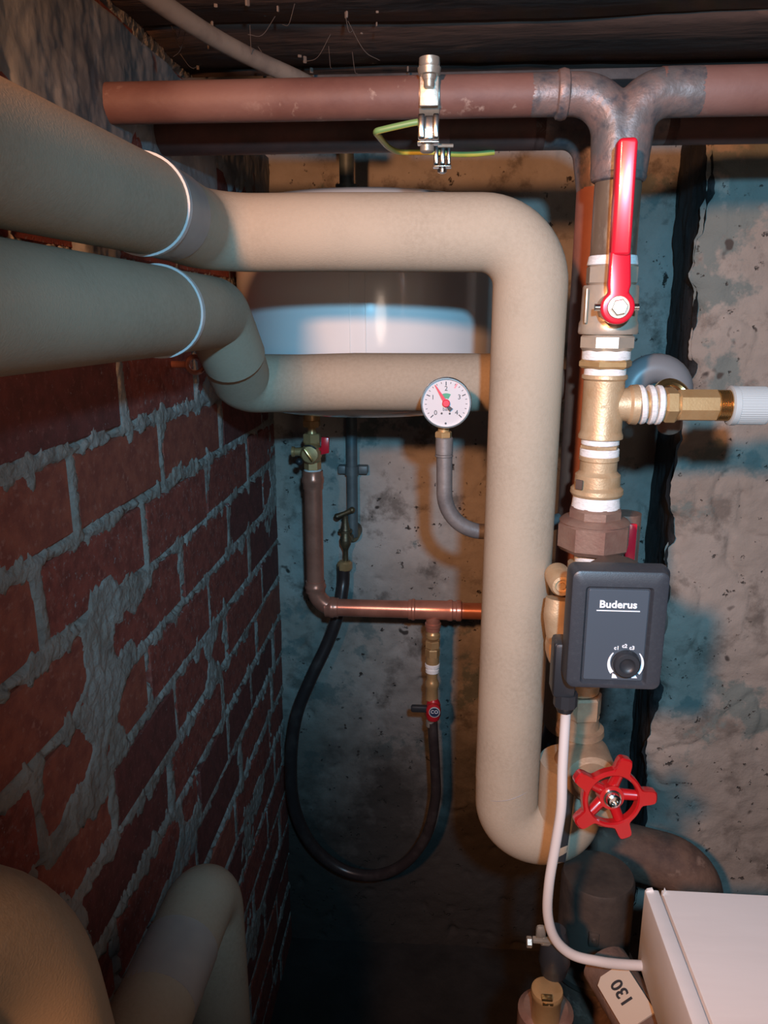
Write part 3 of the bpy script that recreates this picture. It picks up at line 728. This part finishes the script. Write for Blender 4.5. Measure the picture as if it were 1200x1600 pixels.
# ------------------------------------------------------------------ insulated heating pipes
rf = .0338
def seg_tube(pts, rad, name, parent, m, r=None, label=None):
    b = MB().tube(fillet(pts, rad, 14), r or rf, 36); return add(name, b, m, parent, label)
xu, zu = -.218, .079
YR, XV = .728, .080
t = thing('insulated_pipe', 'upper beige insulated pipe from the left wall with a tall drop beside the valves', 'pipe', (XV, YR, -.5))
zrun = at(560, 365, YR).z
seg_tube([(xu-.012, -.05, zu-.004), (xu, .585, zu)], 0, 'foam_sleeve', t, M['foam'], .0345)
b = MB().lathe((xu, .578, zu), Y3, [(0,.0345),(0,.0362),(.006,.0362),(.006,.0345)], 48, caps=False); add('tape_ring', b, M['white_tape'], t, 'white tape ring')
b = MB().tube([(xu, .584, zu), (xu+.001, .632, zu-.001)], .0346, 40); add('joint_tape', b, M['foam_tape'], t, 'grey joint tape')
zlow = at(800, 1290, YR+.01).z
seg_tube([(xu+.001, .630, zu-.001), (xu+.004, YR, zrun+.001), (-.10, YR, zrun+.001)], .050, 'foam_elbow', t, M['foam'])
seg_tube([(-.102, YR, zrun+.001), (XV, YR+.006, zrun), (XV, YR+.01, -.02)], .052, 'foam_sleeve', t, M['foam'])
zs = at(790, 1228, YR).z
seg_tube([(XV, YR+.01, -.019), (XV-.001, YR+.01, zs+.005)], 0, 'foam_sleeve', t, M['foam'])
b = MB().ring((XV-.001, YR+.01, zs), Vector((-.34,0,1)), rf*1.003, .0005, 48, 6); add('joint_seam', b, M['foam_tape'], t, 'glued mitre seam')
# mitred foot turning under the gate valve
b = MB().tube(fillet([(XV-.001, YR+.01, zs+.008), (XV, YR+.008, zlow+.002), (XC-.006, YR+.004, zlow-.006), (XC-.006, YR+.004, at(895,1192,YR).z)], .038, 14), .0335, 36)
add('foam_elbow', b, M['foam'], t)
xk = XC-.010
b = MB().lathe((xk+.000, YR+.003, 0), Z3, [(0,0)], 3) if False else MB()
zz0, zz1 = at(893,1205,YR-.03).z, at(893,1352,YR-.03).z
pts_o = []
for k in range(13):
    s = k/12; pts_o.append((xk-.003 - .004*s, YR+.003-.0341*math.cos(.05+1.0*max(0,s-.5)), zz0+(zz1-zz0)*s))
for sgn in (0,):
    ins = [Vector(p)+Vector((-.005,0,0)) for p in pts_o]; outs = [Vector(p)+Vector((.005,0,0)) for p in pts_o]
    A_ = [b.bm.verts.new(p) for p in ins]; B_ = [b.bm.verts.new(p) for p in outs]
    A2 = [b.bm.verts.new(p+Vector((0,.002,0))) for p in ins]; B2 = [b.bm.verts.new(p+Vector((0,.002,0))) for p in outs]
    for i in range(12):
        b.bm.faces.new((A_[i],B_[i],B_[i+1],A_[i+1])); b.bm.faces.new((A_[i],A_[i+1],A2[i+1],A2[i])); b.bm.faces.new((B_[i],B2[i],B2[i+1],B_[i+1]))
add('tape_strip', b, M['black_tape'], t, 'strip of dark tape along the foam')

xl, zl = -.222, .004
t = thing('insulated_pipe', 'lower beige insulated pipe of the left pair, dipping behind the pressure gauge', 'pipe', (-.1, .93, -.1))
seg_tube([(xl-.012, -.05, zl+.002), (xl, .615, zl)], 0, 'foam_sleeve', t, M['foam'], .0345)
b = MB().lathe((xl, .608, zl), Y3, [(0,.0345),(0,.0362),(.006,.0362),(.006,.0345)], 48, caps=False); add('tape_ring', b, M['white_tape'], t, 'white tape ring')
YL = .918; zlo = at(600, 597, YL).z
seg_tube([(xl, .614, zl), (xl, .765, zl), (xl+.003, .815, zl-.045)], .03, 'foam_elbow', t, M['foam_tape'] if False else M['foam'])
seg_tube([(xl+.001, .790, zl-.02), (xl-.006, YL-.035, zlo), (xl+.055, YL, zlo-.002), (-.10, YL, zlo)], .030, 'foam_elbow', t, M['foam'])
seg_tube([(-.102, YL, zlo), (.125, YL, zlo)], 0, 'foam_sleeve', t, M['foam'])
b = MB().tube([(.120, YL, zlo), (X2, YL-.03, zlo)], .017, 20); add('pipe_end', b, M['rust_pipe'], t)

# foreground and lower left pipes
t = thing('insulated_pipe', 'dim beige insulated pipe close by in the bottom left corner', 'pipe', (-.24, .3, -.8))
seg_tube([(-.262, -.02, -.262), (-.222, .315, -.266), (-.138, .335, -1.0)], .095, 'foam_sleeve', t, M['foam'], .0365)
t = thing('insulated_pipe', 'beige insulated pipe low along the brick wall that bends down to the floor', 'pipe', (-.225, .66, ZF))
xq, yq_, zq = -.228, .655, -.562
seg_tube([(xq-.030, .450, ZF), (xq-.006, .445, zq), (xq-.002, .512, zq)], .04, 'foam_sleeve', t, M['foam'], .0345)
seg_tube([(xq-.002, .509, zq), (xq-.001, .572, zq)], 0, 'joint_tape', t, M['foam_tape'], .0346, 'darker tape around the foam')
seg_tube([(xq-.001, .570, zq), (xq, yq_, zq), (xq+.002, yq_+.012, ZF)], .040, 'foam_elbow', t, M['foam'], .0335)
b = MB().tube([(xq+.03, .50, -1.0), (xq+.028, .565, ZF)], .024, 24); o = add('drain_pipe', b, M['grey_plastic']); tag(o, 'grey pipe stub standing in the dark corner below the low insulated pipe', 'pipe')

# ------------------------------------------------------------------ white storage tank on the back wall
YT, XT = 1.172, -.109; RT = .190
zt1, zt0 = .157, -.131
t = thing('water_tank', 'white enamelled round tank behind the insulated pipes', 'tank', (XT, YT, zt0))
prof = []
rc_ = .046
for k in range(9):
    a = math.pi/2*k/8; prof.append((rc_*.62*(1-math.cos(a)), RT-rc_+rc_*math.sin(a)))
H = zt1-zt0
prof2 = [(H-p[0], p[1]) for p in prof[::-1]]
b = MB().lathe((XT,YT,zt0), Z3, [(-.001,.02),(0,.08)]+prof+prof2+[(H+.002,.08),(H+.003,.02)], 96); add('shell', b, M['enamel'], t)
sa = at(571, 470, YT-RT)
b = MB().box((sa.x, YT-RT*math.cos(math.asin((sa.x-XT)/RT))-.0004, (zt0+zt1)/2), (.0012,.002,H-.09), .0003); add('seam', b, M['enamel'], t)
sb = at(546, 470, YT-RT)
b = MB().box((sb.x, YT-RT*math.cos(math.asin((sb.x-XT)/RT))-.0002, (zt0+zt1)/2), (.0008,.002,H-.09), .0003); add('seam', b, M['enamel'], t)
sc = at(534, 280, YT)
b = MB().lathe((sc.x, YT+.06, zt1-.01), Z3, [(0,.016),(.018,.016),(.02,.012),(.035,.012),(.036,.017),(.045,.017),(.046,.011),(ZTOP-zt1+.04,.011)], 20); add('top_connection', b, M['wall_pipe'], t, 'blue-grey pipe connection on top')
for sx in (-.14, .14):
    pass
b = MB().box((XT, YB-.016, .03), (.20,.05,.06), .004).box((XT, YT+RT-.002, .03), (.05,.02,.05), .003); add('wall_bracket', b, M['soot_steel'], t)

# ------------------------------------------------------------------ copper line with its fittings
YK = 1.20
def K(px, py, Y=YK): return at(px, py, Y)
k0_ = K(488, 700); XK = k0_.x
def kz(py): return at(488, py, YK).z
def kr(wd, py=800): return R(wd, (XK, YK, kz(py)))
t = thing('drain_valve', 'small brass valve with red wing handle under the white tank', 'valve', (XK, YK, kz(738)))
b = MB().lathe((XK,YK,zt0+.006), DN, [(0,kr(26)),(zt0+.006-kz(656),kr(26)),(zt0+.006-kz(656)+.0005,kr(20))], 24); b.nut((XK,YK,kz(667)), Z3, kz(656)-kz(667), kr(28), 6, .5)
b.lathe((XK,YK,kz(667)), DN, [(0,kr(14)),(.004,kr(12)),(kz(667)-kz(677),kr(15))], 20); b.nut((XK,YK,kz(692)), Z3, kz(677)-kz(692), kr(28), 6, .5)
b.lathe((XK,YK,kz(690)), DN, [(0,kr(24)),(kz(690)-kz(720),kr(26))], 24); b.nut((XK,YK,kz(734)), Z3, kz(720)-kz(734), kr(26), 6, .2)
b.lathe((XK,YK,kz(706)), -X3, [(0,kr(16)),(.028,kr(12)),(.029,kr(16)),(.033,kr(16))], 18)
b.lathe((XK,YK,kz(706)), -Y3, [(0,kr(32)),(.022,kr(30)),(.026,kr(24)),(.027,kr(8))], 28)
add('body', b, M['brass'], t)
b = MB().box((XK-.002, YK-.030, kz(706)), (.004,.005,.024), .001, rot=Matrix.Rotation(-.6,3,'Y')); add('slot_bar', b, M['bright_brass'], t)
b = MB().tube(smooth([(XK-.008,YK-.024,kz(693)),(XK+.002,YK-.028,kz(692)),(XK+.010,YK-.026,kz(697))],4), .0012, 8).ball((XK-.018,YK-.02,kz(718)), (.006,.006,.006)); add('seal_cord', b, M['black_plastic'], t)
hp = [at(502,683,YK-.02), at(514,684,YK-.02), at(514,708,YK-.02), at(501,711,YK-.02)]
b = MB().prism(hp, (0,.006,0)).bevel(.0012,2); b.tube([(XK+.008,YK-.014,kz(700)),(XK+.018,YK-.017,kz(699))], .003, 10); add('wing_handle', b, M['red_paint'], t, 'red wing handle')
b = MB().lathe((XK,YK,kz(733)), DN, [(0,kr(24)),(.001,kr(27)),(.005,kr(27)),(.006,kr(24))], 24); add('thread_seal', b, M['ptfe'], t, 'white tape ring')

t = thing('copper_pipe', 'copper pipe dropping from the tank and turning right along the wall', 'pipe', (XK, YK, kz(950)))
rcu = kr(28)
zh = at(560, 950, YK).z; XE = XV+.025
b = MB().tube(fillet([(XK,YK,kz(738)), (XK,YK,zh), (K(645,952).x,YK,zh)], .034, 14), rcu, 28).tube([(K(640,952).x,YK,zh),(XE,YK,zh)], rcu*.94, 28); add('tube', b, M['copper'], t)
def collar(o, d, L, k=1.12):
    b = MB().lathe(o, d, [(0,rcu),(.0005,rcu*k),(L*.3,rcu*k),(L*.42,rcu*(k+.10)),(L*.62,rcu*(k+.10)),(L*.74,rcu*k),(L,rcu*k),(L+.0005,rcu)], 28)
    add('press_fitting', b, M['copper'], t)
collar((XK,YK,kz(735)), DN, .030, 1.12); collar((XK,YK,kz(907)), DN, .020); collar((K(508,950).x,YK,zh), X3, .022)
b = MB().lathe((K(638,950).x,YK,zh), X3, [(0,rcu),(.0005,rcu*1.14),(.005,rcu*1.14),(.007,rcu*1.24),(.010,rcu*1.24),(.012,rcu*1.1),(K(698,950).x-K(638,950).x,rcu*1.1),(K(702,950).x-K(638,950).x,rcu*1.22),(K(706,950).x-K(638,950).x,rcu*1.22),(K(708,950).x-K(638,950).x,rcu*1.08),(K(712,950).x-K(638,950).x,rcu*1.08),(K(714,950).x-K(638,950).x,rcu*1.2),(K(720,950).x-K(638,950).x,rcu*1.2),(K(722,950).x-K(638,950).x,rcu*.95)], 28)
XT2 = K(677, 950).x
b.lathe((XT2,YK,zh), DN, [(0,rcu*.8),(rcu*1.5,rcu*.8),(rcu*1.6,rcu*.92),(rcu*2.0,rcu*.92),(rcu*2.1,rcu*.8),(rcu*2.5,rcu*.8)], 28)
add('tee_fitting', b, M['copper'], t)
b = MB().tube([(XE-.001,YK,zh),(XE+.012,YK+.02,zh),(XE+.016,YB+.01,zh)], rcu*.95, 20); add('wall_elbow', b, M['copper'], t)

t = thing('drain_cock', 'red filling valve with black lever at the end of brass fittings', 'valve', (XT2, YK, at(677,1130,YK).z))
def tz(py): return at(677, py, YK).z
b = MB().lathe((XT2,YK,tz(985)), DN, [(0,kr(19)),(.004,kr(20)),(.006,kr(23)),(.012,kr(23)),(.014,kr(20))], 24)
b.nut((XT2,YK,tz(1012)), Z3, tz(1000)-tz(1012), kr(25), 6, .4); b.nut((XT2,YK,tz(1026)), Z3, tz(1013)-tz(1026), kr(24), 6, .1)
b.lathe((XT2,YK,tz(1024)), DN, [(0,kr(21)),(tz(1024)-tz(1037),kr(22))], 24); b.lathe((XT2,YK,tz(1050)), DN, [(0,kr(18)),(.012,kr(17)),(.016,kr(20)),(.020,kr(23)),(.026,kr(22)),(.030,kr(19)),(tz(1050)-tz(1092),kr(21))], 24)
add('body', b, M['brass'], t)
b = MB().lathe((XT2,YK,tz(1036)), DN, [(0,kr(22)),(.001,kr(24)),(.006,kr(24)),(.007,kr(18)),(.010,kr(18)),(.011,kr(22)),(.016,kr(22)),(.017,kr(18))], 24); add('thread_seal', b, M['ptfe'], t, 'two white tape rings')
hb_ = at(677, 1107, YK-.01)
b = MB().lathe((hb_.x-.000, YK-.004, tz(1090)), DN, [(0,kr(14)),(.006,kr(21)),(.018,kr(25)),(.030,kr(25)),(.038,kr(20)),(.040,kr(10))], 24)
b.lathe((hb_.x, YK, hb_.z), -Y3, [(0,kr(24)),(.018,kr(23)),(.020,kr(20))], 28); add('handle_cover', b, M['red_plastic'], t, 'red plastic cover')
b = MB().lathe((hb_.x+.002, YK-.018, hb_.z-.001), -Y3, [(0,kr(18)),(.004,kr(18)),(.0042,kr(16)),(.0036,kr(15.5))], 28); badge = add('badge_ring', b, M['white_plastic'], t)
b = MB().lathe((hb_.x+.002, YK-.021, hb_.z-.001), -Y3, [(0,kr(15.5)),(.0012,kr(15.5))], 28); bd = add('badge', b, mat('badge_blue',(.02,.03,.07),.4), badge, 'dark blue round badge')
text('lettering', 'CO', .0085, (hb_.x+.002, YK-.0224, hb_.z), M['print_white'], badge)
bl = at(655, 1107, YK-.012)
b = MB().box(bl, (.028,.010,.012), .003).box(bl+Vector((.016,.004,0)), (.012,.008,.008), .002); add('lever', b, M['black_plastic'], t, 'black lever')
b = MB().lathe((XT2-.002,YK,tz(1126)), DN, [(0,kr(13)),(.003,kr(14)),(.010,kr(14)),(.012,kr(11))], 20); add('hose_nipple', b, M['zinc'], t)

hz = [at(676,1128,YK), at(677,1150,YK), at(680,1200,YK+.01), at(680,1250,YK+.02), at(664,1310,YK+.03), at(628,1352,YK+.04), at(580,1368,YK+.05), at(530,1356,YK+.06), at(486,1318,YK+.06), at(460,1260,YK+.06), at(455,1190,YK+.06), at(463,1120,YK+.065), at(486,1060,YK+.075), at(512,1005,YK+.09), at(528,960,YK+.10), at(536,915,YK+.125), at(537,884,YK+.13)]
b = MB().tube(smooth(hz, 8), [kr(17)+(kr(22)-kr(17))*min(1,max(0,(i-16)/50)) for i in range(8*(len(hz)-1)+1)], 20); o = add('rubber_hose', b, M['hose'])
tag(o, 'black rubber hose hanging in a long loop in front of the concrete wall', 'hose')

YW = YK+.13
def W(px, py): return at(px, py, YW)
def wr(wd): return R(wd, W(540,850))
t = thing('wall_tap', 'old brass tap above the hose on the concrete wall', 'tap', W(538, 890))
xt = W(540,850).x
def wz(py): return W(540,py).z
b = MB().lathe((xt,YW,wz(832)), DN, [(0,wr(12)),(.003,wr(14)),(.008,wr(14)),(.012,wr(18)),(.022,wr(17)),(.030,wr(10)),(.034,wr(8)),(wz(832)-wz(876),wr(8))], 24)
b.lathe((xt,YW,wz(828)), DN, [(0,wr(22)),(.004,wr(22))], 24); b.lathe((xt,YW,wz(828)), Z3, [(0,wr(16)),(.006,wr(13)),(.018,wr(9)),(.026,wr(9))], 20)
b.tube([(xt+.004,YW,wz(842)),(xt+.012,YB+.01,wz(840))], wr(14), 16); b.lathe((xt+.009,YB-.03,wz(840)), Y3, [(0,wr(26)),(.03,wr(28))], 20)
add('body', b, M['old_brass'], t)
a_, c_ = W(527,807), W(550,797)
b = MB().tube([a_,(a_+c_)/2,c_], [.0055,.004,.0055], 14).ball(a_,.006).ball(c_,.006); add('handle', b, M['old_brass'], t, 'dark cross handle')
b = MB().nut((xt-.002,YW,wz(890)), Z3, wz(878)-wz(890), wr(24), 8, .2).lathe((xt-.002,YW,wz(879)), Z3, [(0,wr(22)),(.003,wr(18)),(.004,wr(9))], 24); add('union_nut', b, M['brass'], t, 'yellow brass nut')

YQ = 1.352
b = MB(); q0, q1 = at(546, 640, YQ), at(551, 838, YQ)
t = thing('wall_pipe', 'thin blue-grey steel pipe clipped to the concrete wall above the tap', 'pipe', q1)
b.tube([(q1.x, YQ, q0.z+.03), (q1.x, YQ, q1.z)], R(17,q1), 20); add('tube', b, M['wall_pipe'], t)
zc_ = at(548, 735, YQ).z; xq0 = q1.x
b = MB().lathe((xq0,YQ,zc_-.008), Z3, [(0,R(17,q1)),(0,R(21,q1)),(.016,R(21,q1)),(.016,R(17,q1))], 24, caps=False).box((xq0-.017,YQ+.012,zc_),(.018,.02,.015),.002).box((xq0+.018,YQ+.012,zc_),(.02,.02,.015),.002); add('pipe_clip', b, M['wall_pipe'], t)

# ------------------------------------------------------------------ pressure gauge
YG = .80
gc = at(697, 630, YG); rg = R(80, gc)
t = thing('pressure_gauge', 'round white pressure gauge with a red needle', 'gauge', at(694, 690, YG+.02))
b = MB().lathe((gc.x, YG+.026, gc.z), -Y3, [(0,rg*.5),(.001,rg*.92),(.018,rg*.94),(.0185,rg*1.0),(.026,rg*1.0),(.0275,rg*.975),(.0275,rg*.92),(.0245,rg*.905),(.0215,rg*.905)], 64); add('case', b, M['chrome'], t, 'metal case with a polished rim')
b = MB().lathe((gc.x, YG+.003, gc.z), -Y3, [(0,rg*.91),(.0012,rg*.91)], 56); dial = add('dial', b, M['dial_white'], t)
yd = YG+.0016
def dp(a, r): return Vector((gc.x+r*rg*math.cos(math.radians(a)), yd, gc.z+r*rg*math.sin(math.radians(a))))
def tick(b, a, r0, r1, wd):
    p, q = dp(a,r0), dp(a,r1); n_ = Vector((-(q-p).z,0,(q-p).x)).normalized()*wd/2
    b.prism([p-n_,q-n_,q+n_,p+n_], (0,.0004,0))
b = MB()
for i in range(21):
    v = i/5; a = 224-266*v/4
    if i % 5 == 0: tick(b, a, .68, .83, .0010)
    else: tick(b, a, .76, .83, .0006)
add('scale', b, M['print_black'], dial)
for v in range(5): text('numeral', str(v), .0070, dp(224-266*v/4, .56), M['print_black'], dial)
text('numeral', 'bar', .0052, dp(270, .24), M['print_black'], dial)
b = MB(); tick(b, 61, .66, .86, .0016); add('limit_mark', b, M['dial_pink'], dial, 'pink limit mark')
b = MB()
arc(b, Vector((gc.x,yd,gc.z)), rg*.28, 118, 62, lambda s: rg*.20, yd-.0004); add('green_zone', b, M['dial_green'], dial, 'green zone')
b = MB()
for p in (dp(248,.44), dp(290,.44), dp(270,.80)): b.lathe(p, -Y3, [(-.0003,.0011),(.0003,.0011)], 10)
add('dot', b, M['print_black'], dial)
b = MB(); p, q = dp(122,.10), dp(122,.83); n_ = Vector((-(q-p).z,0,(q-p).x)).normalized(); e = Vector((0,-.003,0))
b.prism([p-n_*.0019+e,q-n_*.0004+e,q+n_*.0004+e,p+n_*.0019+e],(0,.0006,0)); b.lathe(Vector((gc.x,yd,gc.z)), -Y3, [(0,rg*.15),(.004,rg*.15),(.0046,rg*.12)], 28); add('needle', b, M['needle_red'], t, 'red needle')
b = MB(); p, q = dp(302-2,.16), dp(302+6,.34); n_ = Vector((-(q-p).z,0,(q-p).x)).normalized()
b.prism([p-n_*.0016+e,q-n_*.0022+e,q+n_*.0022+e,p+n_*.0016+e],(0,.0006,0)); add('needle_tail', b, M['print_black'], t, 'black needle tail')
yv = YG+.016
gs = at(693, 676, yv)
b = MB().lathe((gs.x,yv,at(693,664,yv).z), DN, [(0,.006),(at(693,664,yv).z-gs.z,.006)], 16).nut((gs.x,yv,at(693,684,yv).z), Z3, at(693,674,yv).z-at(693,684,yv).z, .0092, 6, .3); add('stem', b, M['brass'], t)
rgp = R(25, gs)
t = thing('gauge_pipe', 'grey steel bend that carries the pressure gauge', 'pipe', at(694, 780, yv))
zg_ = at(740, 832, yv).z
b = MB().tube(fillet([(gs.x+.001,yv,at(693,683,yv).z), (gs.x+.003,yv,zg_), (XV+.02,yv+.01,zg_), (X2-.018,Y2,zg_+.004)], [.045,.02], 14), rgp, 24); add('bend', b, M['grey_pipe'], t)
b = MB().lathe((gs.x+.001,yv,at(693,683,yv).z), DN, [(0,rgp*1.0),(.001,rgp*1.1),(.018,rgp*1.1),(.0185,rgp*1.0)], 24).ring((gs.x+.001,yv,at(693,712,yv).z), Z3, rgp*1.0, .0014, 24, 8); add('socket', b, M['grey_pipe'], t)

# ------------------------------------------------------------------ drain elbow behind the safety valve
YD = .84
dc = at(1022, 612, YD); ra = R(72, dc); rtb = R(46, dc)
t = thing('drain_elbow', 'grey plastic drain elbow behind the brass side valve', 'pipe', at(1022, 650, YD))
pts = [dc+Vector((-ra,0,-.02))]+[dc+Vector((-ra*math.cos(math.radians(a)),0,ra*math.sin(math.radians(a)))) for a in range(0,181,12)]+[dc+Vector((ra,0,-.02))]
b = MB().tube(pts, rtb, 28); add('elbow', b, M['grey_plastic'], t)
b = MB().ring(at(1050, 622, YD-.035), Vector((.25,-.9,.5)), .017, .0045, 32, 10); add('union_ring', b, M['bright_brass'], t, 'brass ring')
b = MB().tube([at(1044,618,YD-.03), at(1046,650,YD-.03), at(1046,664,YD-.02)], .013, 20); add('pipe_piece', b, M['bronze'], t)

# ------------------------------------------------------------------ ceiling conduit, cobwebs
a0, a1 = at(232, -8, .62), None
def atz(px, py, Z):
    r = fwd + rt*((px-600)/F) + up*((800-py)/F); return r*(Z/r.z)
ps = [atz(150,-70,.247), atz(262,12,.247), atz(340,62,.246), atz(410,98,.245), atz(462,121,.244), atz(520,150,.243)]
b = MB().tube(smooth(ps, 6), .0082, 16); o = add('conduit', b, M['conduit']); tag(o, 'dusty grey conduit slanting along the ceiling at top left', 'conduit')
b = MB()
for i in range(16):
    p = atz(random.uniform(180,560), random.uniform(5,110), ZTOP+.006); q = p+Vector((random.uniform(-.03,.03), random.uniform(-.03,.03), random.uniform(-.03,0)))
    m_ = (p+q)/2+Vector((0,0,-.008)); b.tube(smooth([p,m_,q],5), .00022, 5)
o = add('cobweb', b, M['cobweb']); o['kind'] = 'stuff'; o['label'] = 'cobweb threads under the sooty ceiling'
b = MB()
for i in range(16):
    p = atz(random.uniform(150,640), random.uniform(2,112), ZTOP+.008); s_ = random.uniform(.0012,.0026)
    b.box(p, (s_, s_*random.uniform(1,2.5), s_*random.uniform(1,3)), s_*.2, rot=Matrix.Rotation(random.uniform(0,3),3,'Z'), seg=1)
o = add('plaster_crumbs', b, M['crumb']); o['kind'] = 'stuff'; o['label'] = 'crumbs of plaster stuck to the sooty ceiling'

# tiny copper pipe clip end on the brick wall
pc = at(331, 570, .86); b = MB().ring((XL+.03, .86, pc.z), Vector((.35,-1,0)), .009, .0028, 24, 8).tube([(XL-.005,.87,pc.z),(XL+.024,.862,pc.z)], .004, 10)
o = add('copper_clip', b, M['copper']); tag(o, 'small copper ring sticking out of the brick wall under the lower pipe', 'clip')

# ------------------------------------------------------------------ bottom right: rusty bend, steel body, drain fittings, white box
YE = 1.0
t = thing('cast_iron_bend', 'large rusty cast-iron pipe bend in the shadow below the handwheel', 'pipe', at(1100, 1400, YE))
e0, e1, e2 = at(900, 1340, YE), at(1090, 1358, YE), at(1098, 1500, YE)
b = MB().tube(fillet([e0+Vector((0,.05,0)), e1, Vector((e1.x,YE,ZF))], .05, 14), .040, 32); add('bend', b, M['cast_iron'], t)
b = MB().lathe(e0+Vector((.0,.046,0)), X3, [(0,.04),(.0,.049),(.03,.049),(.032,.041)], 32); add('socket', b, M['cast_iron'], t)
YS = .80
s0, s1 = at(935, 1362, YS), at(940, 1500, YS); rs = R(118, s0)
t = thing('dirt_separator', 'dark brown steel cylinder with a bottom flange below the foam bend', 'fitting', (s0.x, YS, s1.z))
b = MB().lathe((s0.x,YS,s1.z), Z3, [(0,rs*.98),(.01,rs*.96),(s0.z-s1.z-.008,rs*.95),(s0.z-s1.z-.002,rs*.9),(s0.z-s1.z,rs*.3)], 40); add('body', b, M['soot_steel'], t)
b = MB().lathe((s0.x,YS,s1.z-.006), Z3, [(0,rs*1.05),(.002,rs*1.12),(.009,rs*1.12),(.011,rs*1.0)], 40); add('flange', b, M['soot_steel'], t)
b = MB().lathe((s0.x,YS,ZF), Z3, [(0,rs*.9),(s1.z-ZF-.005,rs*.9)], 32); add('lower_body', b, M['cast_iron'], t)
c = at(927, 1465, YS-rs*.9); b = MB().box((c.x,YS-rs*.93,c.z), (.012,.008,.018), .002).lathe((c.x,YS-rs*.93-.004,c.z+.001), -Y3, [(0,.003),(.002,.002)], 10); add('screw_tab', b, M['soot_steel'], t)
# sloping pipe with the number tag
t = thing('number_tag', 'cream tag reading 130 on a sloping pipe beside the white box', 'tag', at(975, 1600, .62))
pm = at(973, 1552, .60)
d_ = (at(1004, 1612, .58)-at(945, 1515, .64)).normalized()
n_ = -pm.normalized(); n_ = (n_-d_*n_.dot(d_)).normalized()
ax = d_; sd_ = n_.cross(ax)
pc_ = pm-n_*.0246; p0, p1 = pc_-d_*.045, pc_+d_*.055
b = MB().tube([p0, p1], .024, 24); add('pipe', b, M['cast_iron'], t, 'brown sloping pipe')
b = MB()
plate = [pm+ax*.003+ax*(.026*cx)+sd_*(.0165*cy) for cx, cy in ((-1,-.6),(-.8,-1),(1,-1),(1,1),(-.8,1),(-1,.6))]
b.prism([p-n_*.001 for p in plate], n_*.002); plate_o = add('plate', b, M['tag_white'], t, 'cream plate')
to = text('lettering', '130', .0165, (0,0,0), M['print_black'], plate_o, bold=.0003)
me = to.data; me.transform(Matrix.Translation(-(Vector((0,0,0))+LIFT-base_of(plate_o))))
me.transform(Matrix.Rotation(-math.pi/2,4,'X'))
yx = -ax; rotm = Matrix(((yx.x, n_.cross(yx).x, n_.x),(yx.y, n_.cross(yx).y, n_.y),(yx.z, n_.cross(yx).z, n_.z))).to_4x4()
me.transform(Matrix.Translation(pm+n_*.0013+LIFT-base_of(plate_o)) @ rotm)

YF = .60
t = thing('drain_fitting', 'brass drain fitting on a black valve body at the bottom edge', 'valve', at(858, 1640, YF))
f0 = at(855, 1545, YF); zff = f0.z
def fr(wd): return R(wd, f0)
b = MB().lathe((f0.x,YF,zff), DN, [(0,fr(42)),(.0005,fr(48)),(.003,fr(50)),(.006,fr(50)),(.008,fr(46)),(.03,fr(44)),(.06,fr(44)),(.075,fr(40)),(.12,fr(40))], 32); add('body', b, M['brass'], t)
b = MB().lathe((f0.x+.002,YF+.012,at(858,1590,YF).z), DN, [(0,fr(70)),(.004,fr(88)),(.05,fr(90)),(.07,fr(60)),(.071+at(858,1590,YF).z-.071-ZF,fr(60))], 32); add('casing', b, M['bronze'], t)
b = MB().box((f0.x-.002,YF-.012,zff+.002), (.010,.006,.003), .0006).box((f0.x-.001,YF-.012,zff-.003), (.010,.006,.003), .0006); add('brass_tab', b, M['bright_brass'], t)
vb = at(866, 1500, YF+.02)
b = MB().lathe((vb.x,YF+.02,zff), Z3, [(0,fr(40)),(.01,fr(46)),(vb.z-zff,fr(50)),(vb.z-zff+.02,fr(44)),(vb.z-zff+.035,fr(30))], 28); add('valve_body', b, M['black_plastic'], t, 'black valve body')
c = at(845, 1456, YF+.01)
b = MB().box((c.x,YF+.01,c.z), (.009,.004,.014), .003).box((c.x+.004,YF+.012,c.z-.011), (.022,.006,.004), .001).nut(at(831,1472,YF+.01), -X3, .005, .005, 6, .2); add('clamp_screw', b, M['zinc'], t, 'small galvanised clamp screw')
b = MB().tube([at(846,1472,YF+.012), at(872,1474,YF+.015)], .003, 10); add('bolt', b, M['zinc'], t)

# white box
yb1, yb2 = .62, .20
c0 = at(1006, 1389, yb1); zt_b = c0.z; xb0 = c0.x; zb_b = at(1000, 1500, yb1).z
t = thing('white_box', 'white box with a thin dark slot along its top at lower right', 'box', (xb0+.15, .41, ZF))
gx = at(1030, 1391, yb1).x
b = MB().box(((xb0+gx)/2, (yb1+yb2)/2, (zt_b+zb_b)/2), (gx-xb0-.001, yb1-yb2, zt_b-zb_b), .0015); add('side_panel', b, M['box_white'], t)
b = MB().box((gx+.0015+.17, (yb1+yb2)/2, (zt_b+zb_b)/2), (.34, yb1-yb2+.0, zt_b-zb_b+.001), .0015); add('lid', b, M['box_white'], t)
b = MB().box((gx+.0005, (yb1+yb2)/2-.002, (zt_b+zb_b)/2-.004), (.0022, yb1-yb2-.004, zt_b-zb_b-.006)); add('slot', b, M['slot_dark'], t, 'dark slot')
b = MB().prism([(xb0+.001,yb1-.001,zt_b-.001),(xb0+.009,yb1-.0005,zt_b-.001),(xb0+.007,yb1-.001,zt_b+.003),(xb0+.002,yb1-.002,zt_b+.0025)], (0,-.002,0)).prism([(gx+.001,yb1-.008,zt_b),(gx+.006,yb1-.002,zt_b),(gx+.004,yb1-.003,zt_b+.004)], (0,.0015,0)); add('torn_film', b, M['box_white'], t, 'torn scrap of film at the corner')
b = MB().box((xb0+.20, .42, (zb_b+ZF)/2), (.34, .30, zb_b-ZF)); add('plinth', b, M['plinth'], t, 'black plinth')
